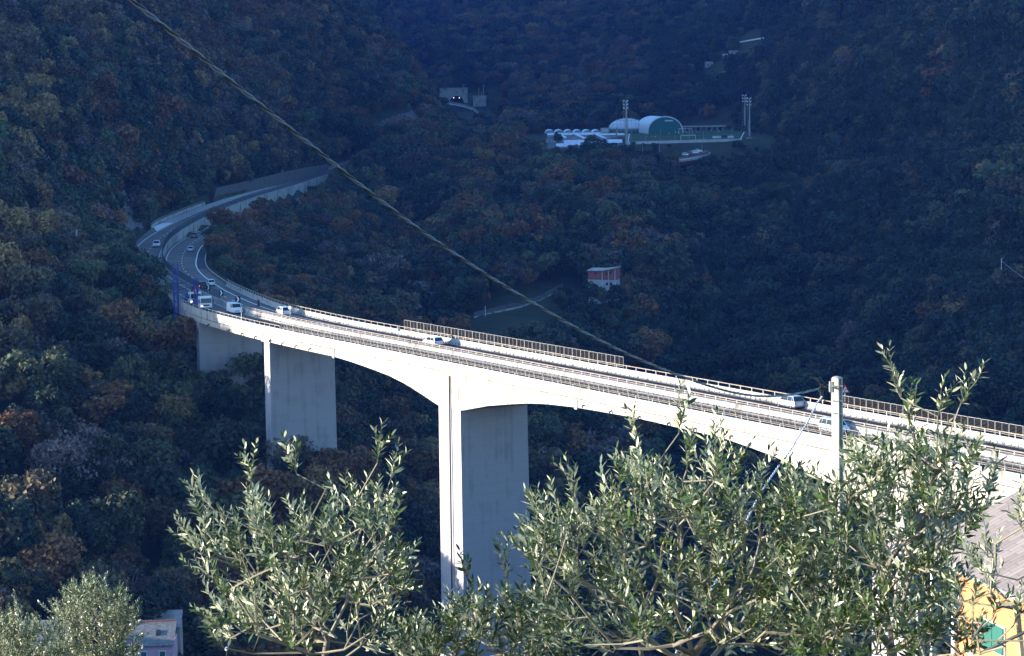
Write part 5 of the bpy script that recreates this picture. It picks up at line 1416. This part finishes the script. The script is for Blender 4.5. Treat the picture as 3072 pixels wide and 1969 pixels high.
small_house(2178, 176, 1600, 20, 10, 'small gabled house just above the lowest pale one', -.3)
small_house(2202, 168, 1640, 24, 14, 'roofless looking pale house with chimneys on the far right slope', .1, True)
small_house(2178, 220, 1540, 14, 4, 'tiny white shed below the far right houses', .1, True)
small_house(2528, 46, 1330, 22, 12, 'flat roofed white house with a chimney high on the right slope', 0, True)
t = thing('terrace_wall', 'long thin white terrace wall above the far right houses', 'wall', atY(2255, 120, hit(2255, 120, 1000))); o_ = t.location
a = atY(2218, 129, hit(2218, 129, 1000) - 8); b = atY(2292, 116, hit(2292, 116, 1000) - 8); mb = MB(); mb.hexa([a - o_, b - o_, b - o_ + Vector((0, 1, 0)), a - o_ + Vector((0, 1, 0)), a - o_ + Vector((0, 0, .9)), b - o_ + Vector((0, 0, .9)), b - o_ + Vector((0, 1, .9)), a - o_ + Vector((0, 1, .9))]); mb.build('wall', WPNT, t)
t = thing('utility_pole', 'thin pale utility pole with wires on the right slope edge', 'utility pole', atY(3004, 802, 655)); mb = MB(); mb.tube([(0, 0, -3), (0, 0, 2.5)], .1, 6); mb.build('pole', WPNT, t)
mb = MB(); o_ = t.location; mb.tube([Vector((0, 0, 1.8)), atY(3040, 812, 640) - o_, atY(3090, 848, 620) - o_, atY(3200, 930, 580) - o_], .05, 4); mb.tube([Vector((0, 0, 2.2)), atY(3030, 752, 700) - o_], .03, 4); mb.build('wire', STEEL, t)
t = thing('utility_pole', 'grey utility pole among the sunlit tree tops on the left slope', 'utility pole', atY(230, 716, 505)); mb = MB(); mb.tube([(0, 0, -7), (0, 0, 2)], .17, 6); mb.build('pole', CONC, t)
mb = MB(); o_ = t.location; mb.tube([Vector((0, 0, 1.8)), atY(165, 712, 480) - o_], .04, 4); mb.build('wire', DARKM, t)
for (px, py, s_, lb) in ((432, 676, 650, 'dark electrical cabinet at the foot of the bare rock face'), (413, 695, 640, 'dark traffic camera box beside the rock face')):
    t = thing('cabinet', lb, 'cabinet', atY(px, py, s_)); mb = MB(); mb.box(-.5, .5, -.2, .2, 0, 1.3); mb.box(-.08, .08, -.1, .1, -1.4, 0); mb.build('body', DARKM, t)

# ------------------------------------------------------------------ low houses bottom left
SLATE = mat('slate_roof', (.15, .15, .155), .75, col2=(.30, .29, .28), scale=2.0, spec=.3)
def slate_mat():
    M = bpy.data.materials.new('slate_tiles'); M.use_nodes = True; n = M.node_tree; b = n.nodes['Principled BSDF']; b.inputs['Roughness'].default_value = .7
    tc = n.nodes.new('ShaderNodeTexCoord'); br = n.nodes.new('ShaderNodeTexBrick'); br.inputs['Scale'].default_value = 1.0
    br.inputs['Brick Width'].default_value = .42; br.inputs['Row Height'].default_value = .22; br.inputs['Mortar Size'].default_value = .014; br.inputs['Bias'].default_value = -.1
    br.inputs['Color1'].default_value = (.13, .13, .135, 1); br.inputs['Color2'].default_value = (.26, .25, .24, 1); br.inputs['Mortar'].default_value = (.05, .05, .05, 1)
    n.links.new(tc.outputs['Object'], br.inputs['Vector']); n.links.new(br.outputs['Color'], b.inputs['Base Color']); return M
SLT = slate_mat()
PINK = mat('pink_render', (.52, .34, .42), .85, var=.12, scale=.5); GREEN = mat('green_shutter', (.02, .11, .085), .6)
SH = 325 / F_PX
p = atY(464, 1939, 325); t = thing('pink_house', 'pink house with a slate roof and skylight at the lower left', 'house', p, R(3))
mb = MB(); mb.box(-85 * SH, 55 * SH, 0, 7, -6, 0); mb.build('wall', PINK, t)
mb = MB(); mb.loft([[(x, -.35, .02), (x, 5.6, 2.15), (x, 5.6, 2.35), (x, -.4, .18)] for x in (-90 * SH, 58 * SH)]); mb.build('roof', SLT, t)
mb = MB(); mb.box(-90 * SH, 58 * SH, 5.4, 5.7, 2.3, 2.5); mb.build('ridge_tiles', mat('terracotta', (.26, .12, .08), .8), t)
for x in (-45, 12):
    mb = MB(); mb.box(x * SH, (x + 22) * SH, -.06, .01, -2.6, -.65); f_ = mb.build('window_frame', WPNT, t)
    mb = MB(); mb.box((x + 3) * SH, (x + 19) * SH, -.09, -.03, -2.5, -.8); mb.build('shutter', GREEN, f_)
mb = MB(); mb.hexa([(0, 2.0, 1.0), (.6, 2.0, 1.0), (.6, 3.2, 1.45), (0, 3.2, 1.45), (0, 1.95, 1.2), (.6, 1.95, 1.2), (.6, 3.15, 1.65), (0, 3.15, 1.65)]); mb.build('skylight', GLASS, t)
p = atY(475, 1886, 336); t = thing('barn', 'long building with a pale weathered roof behind the pink house', 'building', p, R(4))
mb = MB(); mb.box(-80 * SH, 68 * SH, 0, 5, -6, .0); mb.build('wall', CONCW, t)
mb = MB(); mb.loft([[(x, -.3, .0), (x, 4.6, 1.55), (x, 4.6, 1.7), (x, -.3, .15)] for x in (-85 * SH, 71 * SH)]); mb.build('roof', mat('weathered_sheet', (.34, .34, .34), .7, col2=(.18, .17, .16), scale=.6), t)
p = atY(100, 1968, 318); t = thing('slate_house', 'slate roofed house behind the small olive tree at the far left', 'house', p, R(-4))
mb = MB(); mb.box(-60 * SH, 88 * SH, 0, 8, -6, 0); mb.build('wall', PINK, t)
mb = MB(); mb.loft([[(x, -.4, 0), (x, 5.5, 3.6), (x, 5.5, 3.8), (x, -.4, .2)] for x in (-70 * SH, 92 * SH)]); mb.build('roof', SLT, t)
mb = MB(); mb.box(72 * SH, 86 * SH, 1, 1.7, .5, 2.6); mb.build('chimney', PINK, t)
p = atY(30, 1730, 372); t = thing('shed', 'low blue grey shed with a red roof at the left edge', 'shed', p, R(-3)); S5 = 372 / F_PX
mb = MB(); mb.box(-60 * S5, 46 * S5, 0, 5, -4, 0); mb.build('wall', mat('blue_grey_wall', (.12, .15, .20), .85), t)
mb = MB(); mb.loft([[(x, -.4, .0), (x, 4, 1.5), (x, 4, 1.65), (x, -.4, .15)] for x in (-64 * S5, 49 * S5)]); mb.build('roof', mat('red_roof', (.26, .04, .04), .7), t)
for x in (0, 26): mb = MB(); mb.box(x * S5, (x + 12) * S5, -.06, .01, -.9, -.2); mb.build('window', GLASS, t)
t = thing('street_lamp', 'small globe street lamp beside the lower left olive branches', 'street lamp', atY(681, 1990, 250)); mb = MB(); mb.tube([(0, 0, -1), (0, 0, 1.4)], .05, 6); mb.build('pole', DARKM, t)
mb = MB(); mb.lathe([(.05, 1.35), (.17, 1.45), (.2, 1.6), (.17, 1.75), (.05, 1.83)], 12); mb.build('globe', LAMPW, t)
# ------------------------------------------------------------------ foreground: orange house, pole, cable, olive trees
HA = Vector((0, 0, 0))
A = atY(2748, 1655, 100)
ORANGE = mat('orange_render', (.46, .19, .085), .85, var=.1, scale=.8)
def shingle_mat():
    M = bpy.data.materials.new('stone_shingles'); M.use_nodes = True; n = M.node_tree; b = n.nodes['Principled BSDF']; b.inputs['Roughness'].default_value = .8
    tc = n.nodes.new('ShaderNodeTexCoord'); br = n.nodes.new('ShaderNodeTexBrick')
    br.inputs['Scale'].default_value = 1.0; br.inputs['Brick Width'].default_value = 1.0; br.inputs['Row Height'].default_value = .33; br.inputs['Mortar Size'].default_value = .012
    br.inputs['Color1'].default_value = (.20, .165, .15, 1); br.inputs['Color2'].default_value = (.27, .225, .205, 1); br.inputs['Mortar'].default_value = (.07, .06, .055, 1)
    n.links.new(tc.outputs['Object'], br.inputs['Vector']); n.links.new(br.outputs['Color'], b.inputs['Base Color'])
    bp = n.nodes.new('ShaderNodeBump'); bp.inputs['Strength'].default_value = .4; n.links.new(br.outputs['Fac'], bp.inputs['Height']); bp.invert = True; n.links.new(bp.outputs[0], b.inputs['Normal']); return M
t = thing('orange_house', 'orange house with a stone shingled lean-to roof at the lower right', 'house', A)
t.rotation_euler = (0, 0, math.atan2(.24, .97))     # local x runs up the roof slope, local y away from the camera
pit = math.tan(R(24.6))
mb = MB(); mb.hexa([(.45, -15, -9), (8.5, -15, -9), (8.5, -3.1, -9), (.45, -3.1, -9), (.45, -15, .1), (8.5, -15, .1 + 8 * pit), (8.5, -3.1, .1 + 8 * pit), (.45, -3.1, .1)]); mb.build('wall', ORANGE, t)
mb = MB(); mb.box(0, 9.6, -15.4, .1, 0, .14); ro = mb.build('roof', shingle_mat(), t); ro.rotation_euler = (0, -R(24.6), 0)
mb = MB(); mb.tube([(-.08, -15.4, .02), (-.08, .1, .02)], .09, 8); mb.build('gutter', STEEL, t)
mb = MB(); mb.box(.4, .48, -15.2, -3.2, -.25, .02); mb.build('fascia', WPNT, t)
mb = MB(); mb.box(.38, .5, -7.9, -5.8, -2.85, -1.65); wf = mb.build('window_frame', WPNT, t)
for y in (-7.85, -6.82): mb = MB(); mb.box(.32, .42, y, y + .98, -2.8, -1.7); mb.build('shutter', GREEN, wf)
mb = MB(); mb.box(.3, .6, -3.3, -3.0, -9, 0); mb.build('corner_post', WPNT, t)
for y in (-.6,): mb = MB(); mb.box(.5, .7, y, y + .2, -9, .05); mb.build('post', WPNT, t)
t = thing('lamp_post', 'thin pale lamp post against the shaded pier left of the orange house', 'street lamp', atY(2752, 1975, 60)); mb = MB(); mb.tube([(0, 0, -3), (0, 0, 2)], .05, 6); mb.build('pole', STEEL, t)

# utility pole (H section concrete pole) with brackets
PY = 40.0; K = PY / F_PX
top = atY(2511, 1134, PY); base_ = atY(2529, 2050, PY); base_.z = top.z - 9
t = thing('utility_pole', 'grey concrete utility pole rising from the olive branches with a cable bracket', 'utility pole', (top.x + .08, PY, top.z - 9))
HP = 9.0; lean = -.08
PCON = mat('pole_concrete', (.42, .41, .39), .8, col2=(.30, .25, .20), scale=4, bump=.1)
mb = MB(); w_ = .074; d_ = .09
prof = [(-w_, -d_), (w_, -d_), (w_, -d_ * .45), (w_ * .45, -d_ * .45), (w_ * .45, d_ * .45), (w_, d_ * .45), (w_, d_), (-w_, d_)]
ca_, sa_ = math.cos(R(-35)), math.sin(R(-35))
mb.loft([[((x * ca_ - y * sa_) * k * .9 + lean * z / HP, (x * sa_ + y * ca_) * k * .9, z) for x, y in prof] for z, k in ((-2, 1.35), (HP, 1.0))]); mb.build('pole', PCON, t)
mb = MB(); mb.lathe([(.083, HP - .01), (.083, HP + .012), (.02, HP + .03)], 14, TR((lean, 0, 0))); mb.build('cap', STEEL, t)
mb = MB(); mb.box(-.135, -.078, -.06, .02, HP - .24, HP - .06, TR((lean, 0, 0))); mb.box(-.11, -.085, -.03, .01, HP - .2, HP - .1, TR((lean - .03, 0, 0))); mb.build('bracket', STEEL, t)
for z in (HP - .14, HP - .4, HP - .62):
    mb = MB(); mb.box(-.088, .088, -.102, .102, z, z + .018, TR((lean * (z / HP), 0, 0))); mb.build('strap', STEEL, t)
mb = MB(); mb.tube([(-.10, -.02, HP - .55), (-.095, -.06, HP - 1.2), (-.09, -.08, HP - 4), (-.07, -.1, 0)], .012, 6); mb.build('riser_cable', DARKM, t)
mb = MB(); mb.tube([(-.16, -.03, HP - .44), (-.14, -.05, HP - .36), (-.11, -.05, HP - .37), (-.095, -.05, HP - .5)], .016, 6); mb.build('loop', mat('pale_cable', (.5, .5, .5), .5), t)
# twisted overhead cable
CPX = [(-900, -1000, None), (100, -238, None), (395, 0, None), (690, 241, None), (988, 480, None), (1080, 554, None), (1270, 697, None), (1453, 820, None), (1584, 900, None), (1749, 995, None), (1900, 1070, None), (2030, 1124, None), (2144, 1163, None), (2230, 1183, None), (2305, 1189, None), (2388, 1182, None), (2478, 1161, None)]
p1_ = (-3.24, 20.0); p2_ = (5.35, 39.8)
def onwire(px, py):
    d = ray(px, py); n_ = (p2_[1] - p1_[1], -(p2_[0] - p1_[0])); k = (p1_[0] * n_[0] + p1_[1] * n_[1]) / (d.x * n_[0] + d.y * n_[1])
    q = d * k; return Vector((q.x, q.y, q.z + CAMZ))
CP = catmull([Vector((a, b)) for a, b, _ in CPX[1:]], 14); W3 = [onwire(a.x, a.y) for a in CP]
def resample(P3, step):
    ds = [0]
    for a, b in zip(P3[:-1], P3[1:]): ds.append(ds[-1] + (b - a).length)
    n = int(ds[-1] / step); A_ = np.array([tuple(p) for p in P3]); q = np.linspace(0, ds[-1], n)
    return [Vector((np.interp(v, ds, A_[:, 0]), np.interp(v, ds, A_[:, 1]), np.interp(v, ds, A_[:, 2]))) for v in q], q
def twisted(name, label, P3, r, off, pitch, mats, ns=3, step=.035):
    pts_, q = resample(P3, step); t = thing(name, label, 'cable', pts_[-1]); o_ = t.location
    for k in range(ns):
        mb = MB(); L2 = []
        for i, p in enumerate(pts_):
            tg = (pts_[min(i + 1, len(pts_) - 1)] - pts_[max(i - 1, 0)]).normalized(); sx = tg.cross(Vector((0, 0, 1))).normalized(); sy = sx.cross(tg)
            a = 2 * math.pi * (q[i] / pitch + k / ns); L2.append(p - o_ + (sx * math.cos(a) + sy * math.sin(a)) * off)
        mb.tube(L2, r, 6); mb.build('strand', mats[k % len(mats)], t, smooth=True)
    return t
CB1 = mat('cable_grey', (.12, .145, .19), .45, spec=.4); CB2 = mat('cable_olive', (.018, .018, .018), .5, spec=.4)
twisted('overhead_cable', 'thick twisted overhead cable crossing the whole view down to the pole', W3, .0095, .0108, .60, [CB1, CB2, CB1])
DPX = [(2466, 1190), (2448, 1215), (2425, 1262), (2400, 1302), (2375, 1345), (2335, 1400), (2300, 1450), (2270, 1500), (2240, 1560), (2200, 1640), (2140, 1760), (2060, 1900), (1980, 2050)]
DP = catmull([Vector(a) for a in DPX], 6); D3 = [atY(a.x, a.y, 39.5 - i * .17) for i, a in enumerate(DP)]
twisted('service_cable', 'thin pale twisted cable hanging from the pole bracket into the olive tree', D3, .008, .009, .30, [mat('pale_cable', (.5, .5, .5), .5)], 2)
t = thing('cable_clamp', 'black clamp with hanging insulators joining the cables beside the pole', 'clamp', atY(2467, 1172, 39.6))
mb = MB(); mb.box(-.06, .06, -.03, .03, -.02, .05); mb.box(-.035, .02, -.035, .035, -.14, .1); mb.tube([(-.03, 0, .1), (-.05, 0, .13)], .012, 6); mb.tube([(.03, 0, .02), (.09, 0, .1)], .01, 5); mb.tube([(.02, 0, -.1), (.05, 0, -.2)], .014, 5); mb.tube([(-.02, 0, -.12), (-.01, 0, -.24)], .012, 5); mb.build('clamp', BLACK, t)

# olive trees ---------------------------------------------------------
OLV = leaf_mat('olive_leaf', (.040, .070, .016), var=.35, trans=.16, col_back=(.52, .54, .36), rough=.36, objrand=0.0, scale=3.0, spec=.5)
OTW = mat('olive_twig', (.20, .18, .13), .75, var=.25, scale=6)
OBK = mat('olive_bark', (.16, .14, .12), .9, var=.35, scale=8, bump=.3)
def olive(label, poly, Y, thick, base, seed, npts, twig_len, leaf, tw_per, dens=1.0, extra=(), updir=Vector((0, 0, 1)), rpx=None, pairs=9):
    q = random.Random(seed); nq = np.random.RandomState(seed)
    xs = [a for a, b in poly]; ys = [b for a, b in poly]; att = []
    while len(att) < npts:
        x = q.uniform(min(xs), max(xs)); y = q.uniform(min(ys), max(ys))
        if inpoly(x, y, poly):
            att.append(atY(x, y, Y + q.uniform(-thick, thick)))
    for (x, y) in extra: att.append(atY(x, y, Y + q.uniform(-thick, thick) * .4))
    B = Vector(base); nodes = [B, B + Vector((.05, 0, 1.0)), B + Vector((-.05, .05, 2.0))]; par = [-1, 0, 1]; dist = [0, 1, 2]
    cen = sum(att, Vector()) / len(att); low = cen + Vector((0, 0, -.7))
    # grow up into the crown
    while (nodes[-1] - cen).length > 1.1 and len(nodes) < 14:
        d = (cen - nodes[-1]).normalized(); nodes.append(nodes[-1] + d * .7 + Vector((q.uniform(-.1, .1), q.uniform(-.1, .1), 0))); par.append(len(nodes) - 2); dist.append(dist[-1] + .7)
    att.sort(key=lambda p: (p - nodes[-1]).length)
    na = np.array([tuple(p) for p in nodes]); ds_ = list(dist)
    for p in att:
        pv = np.array(tuple(p)); dd = np.linalg.norm(na - pv, axis=1); cost = dd + np.array(ds_) * .32
        # prefer parents lying below
        cost += np.maximum(0, na[:, 2] - pv[2]) * .6
        k = int(np.argmin(cost)); a = nodes[k]; L = dd[k]; n = max(1, int(L / .22)); prev = k
        for i in range(1, n + 1):
            f_ = i / n; w = a.lerp(p, f_) + Vector((0, 0, -.06 * math.sin(f_ * 3.14) * L)) + Vector((q.uniform(-.02, .02), q.uniform(-.02, .02), q.uniform(-.02, .02)))
            nodes.append(w); par.append(prev); ds_.append(ds_[prev] + L / n); prev = len(nodes) - 1
        na = np.array([tuple(v) for v in nodes])
    cnt = [1] * len(nodes)
    for i in range(len(nodes) - 1, 0, -1): cnt[par[i]] += cnt[i]
    kids = {}
    for i, p_ in enumerate(par): kids.setdefault(p_, []).append(i)
    tips = [i for i in range(len(nodes)) if i not in kids]
    t = thing('olive_tree', label, 'olive tree', B)
    mb = MB(); tw = MB()
    rad = lambda c: .0026 * c ** .44 + .0006
    # chains
    def chain(i):
        ch = [par[i], i] if par[i] >= 0 else [i]
        while i in kids:
            ks = sorted(kids[i], key=lambda k: -cnt[k]); i = ks[0]; ch.append(i)
        return ch
    starts = [0] + [k for i in kids for k in sorted(kids[i], key=lambda k: -cnt[k])[1:] if i >= 0]
    for s_ in starts:
        ch = chain(s_)
        if len(ch) < 2: continue
        rr = [rad(cnt[c]) for c in ch]
        if par[s_] >= 0: rr[0] = min(rr[0], rr[1] * 1.25)
        (mb if rr[0] > .016 else tw).tube([nodes[c] - B for c in ch], rr, 5 if rr[0] < .03 else 8, caps=False)
    LV, LN = [], []
    def leaf_at(p, d, n_, L, W):
        s = d.cross(n_).normalized(); up_ = s.cross(d).normalized(); cur = up_ * (-.12 * L)
        LV.extend([tuple(p), tuple(p + d * L * .28 + s * W * .42), tuple(p + d * L * .62 + s * W * .5 + cur * .5), tuple(p + d * L + cur * 1.4), tuple(p + d * L * .62 - s * W * .5 + cur * .5), tuple(p + d * L * .28 - s * W * .42)])
    def twig(p, d, L):
        n = max(4, int(pairs * L / twig_len)); pts2 = []; v = d.copy(); c = p.copy(); st_ = L / n
        ph = q.random() * 6.28
        for i in range(n + 1):
            pts2.append(c.copy()); v = (v + updir * .045 + Vector((q.gauss(0, .09), q.gauss(0, .09), q.gauss(0, .09)))).normalized(); c = c + v * st_
        tw.tube([x - B for x in pts2], [.0024 * (1 - .7 * i / n) * (leaf / .05) for i in range(n + 1)], 3, caps=False)
        for i in range(1, n + 1):
            if q.random() > dens: continue
            tg = (pts2[i] - pts2[i - 1]).normalized(); sd = tg.orthogonal().normalized(); ph += 1.57 + q.gauss(0, .2)
            for sg in (0, math.pi):
                r_ = Matrix.Rotation(ph + sg, 3, tg) @ sd; a = q.uniform(.45, .95) * (.7 if i > n - 2 else 1)
                dl = (tg * math.cos(a) + r_ * math.sin(a) + Vector((0, 0, q.gauss(0, .12)))).normalized()
                nn_ = (tg * math.sin(a) - r_ * math.cos(a) + Vector((q.gauss(0, .6), q.gauss(0, .6), q.gauss(0, .6)))).normalized()
                Lf = leaf * q.uniform(.5, 1.2) * (.75 if i > n - 2 else 1); leaf_at(pts2[i] - B, dl, nn_, Lf, Lf * q.uniform(.19, .30))
    for i in range(3, len(nodes)):
        tip = i not in kids
        if cnt[i] > 120: continue
        if not tip and q.random() > tw_per: continue
        pd = (nodes[i] - nodes[par[i]]).normalized()
        for k in range(3 if tip else (3 if cnt[i] < 12 else 2)):
            out = (nodes[i] - low); out = out.normalized() if out.length > 0 else Vector((0, 0, 1))
            rn = Vector((q.gauss(0, 1), q.gauss(0, 1), q.gauss(0, 1))).normalized()
            d = (pd * (.9 if tip and k == 0 else .3) + updir * .38 + out * .6 + rn * (.3 if tip else .75)).normalized()
            twig(nodes[i], d, twig_len * q.uniform(.6, 1.25))
    mb.build('trunk', OBK, t, smooth=True); tw.build('twigs', OTW, t)
    V = np.array(LV); Fq = np.arange(len(V)).reshape(-1, 6); me = mesh_np('leaves', V, Fq, OLV)
    put('leaves', me, t); print('olive', label[:20], 'leaves', len(Fq), 'nodes', len(nodes))
    return t
L1 = [(700, 1969), (640, 1905), (690, 1835), (640, 1765), (620, 1675), (640, 1605), (740, 1575), (760, 1515), (800, 1545), (880, 1515), (960, 1575), (1010, 1535), (1090, 1555), (1140, 1515), (1180, 1575), (1190, 1655), (1230, 1715), (1210, 1775), (1170, 1835), (1140, 1925), (1180, 1969)]
def gbase(px, Y): x = (px - 1536) / F_PX * Y; return Vector((x, Y, gz(x, Y) - .2))
olive('left foreground olive tree standing in front of the dark ravine', L1, 12.0, .75, gbase(960, 12.2), 3, 135, .20, .060, .75, extra=[(890, 1430), (985, 1480), (1135, 1400), (1170, 1450), (745, 1450), (620, 1590), (590, 1660), (640, 1520)])
R1 = [(1690, 1969), (1640, 1945), (1680, 1855), (1620, 1735), (1600, 1655), (1640, 1545), (1720, 1595), (1800, 1535), (1840, 1495), (1930, 1425), (1980, 1445), (2040, 1375), (2130, 1425), (2200, 1425), (2290, 1455), (2380, 1495), (2450, 1525), (2480, 1969)]
olive('middle foreground olive tree with tall shoots below the sagging cable', R1, 11.6, .8, gbase(2100, 11.9), 5, 245, .21, .062, .78, extra=[(1900, 1330), (2030, 1300), (1720, 1500), (2150, 1350), (1620, 1560)])
R2 = [(2350, 1969), (2380, 1550), (2460, 1500), (2540, 1470), (2620, 1430), (2650, 1390), (2720, 1340), (2800, 1360), (2830, 1430), (2860, 1350), (2920, 1430), (2950, 1550), (2870, 1660), (2840, 1800), (2900, 1920), (2890, 1969)]
olive('right foreground olive tree reaching above the parapet in front of the pole', R2, 11.0, .8, gbase(2720, 11.4), 8, 220, .21, .062, .75, extra=[(2710, 1190), (2730, 1270), (2810, 1240), (2885, 1220), (2950, 1500), (2560, 1430)])
R3 = [(2880, 1969), (2870, 1790), (2920, 1680), (3000, 1600), (3060, 1520), (3130, 1540), (3180, 1740), (3150, 1969)]
olive('sparse olive branches in front of the stone roof at the right edge', R3, 9.8, .6, gbase(3110, 10.2), 12, 26, .16, .052, .5, dens=.8, extra=[(2900, 1860), (2940, 1900), (2980, 1850), (2930, 1950), (3000, 1930), (2890, 1800), (2960, 1780), (3040, 1880)])
LB = [(1180, 2010), (1230, 1900), (1330, 1900), (1400, 1840), (1470, 1850), (1540, 1830), (1620, 1850), (1680, 1900), (1700, 2010)]
olive('low olive tree at the bottom between the two larger ones', LB, 12.6, .6, gbase(1440, 12.8), 21, 90, .20, .062, .85, extra=[(1395, 1740), (1520, 1750)])
F1 = [(170, 2000), (180, 1900), (160, 1840), (200, 1790), (215, 1770), (260, 1740), (310, 1770), (330, 1800), (380, 1800), (405, 1850), (410, 1920), (400, 2000)]
olive('dense small olive tree top in front of the pink house', F1, 38, 1.1, gbase(290, 38), 31, 300, .26, .062, 1, pairs=11)
F2 = [(-30, 2000), (-20, 1900), (10, 1870), (40, 1870), (70, 1880), (130, 1890), (170, 1890), (180, 2000)]
olive('small olive tree top at the bottom left corner', F2, 36, 1.0, gbase(80, 36), 33, 150, .26, .062, 1, extra=[(50, 1825), (62, 1850)], pairs=11)
# ------------------------------------------------------------------ air between the slopes
mb = MB(); mb.box(-2600, 2200, -60, 4300, -96.5, 620)
hz = mb.build('haze', bpy.data.materials.new('haze_air'), kind='stuff')
hm = hz.data.materials[0]; hm.use_nodes = True; n = hm.node_tree
n.nodes.remove(n.nodes['Principled BSDF'])
pv = n.nodes.new('ShaderNodeVolumePrincipled')
pv.inputs['Color'].default_value = (0.09, 0.27, 1.0, 1)
pv.inputs['Density'].default_value = 0.000050
pv.inputs['Anisotropy'].default_value = 0.0
n.links.new(pv.outputs[0], n.nodes['Material Output'].inputs['Volume'])
hz['label'] = 'thin bluish haze filling the valley';
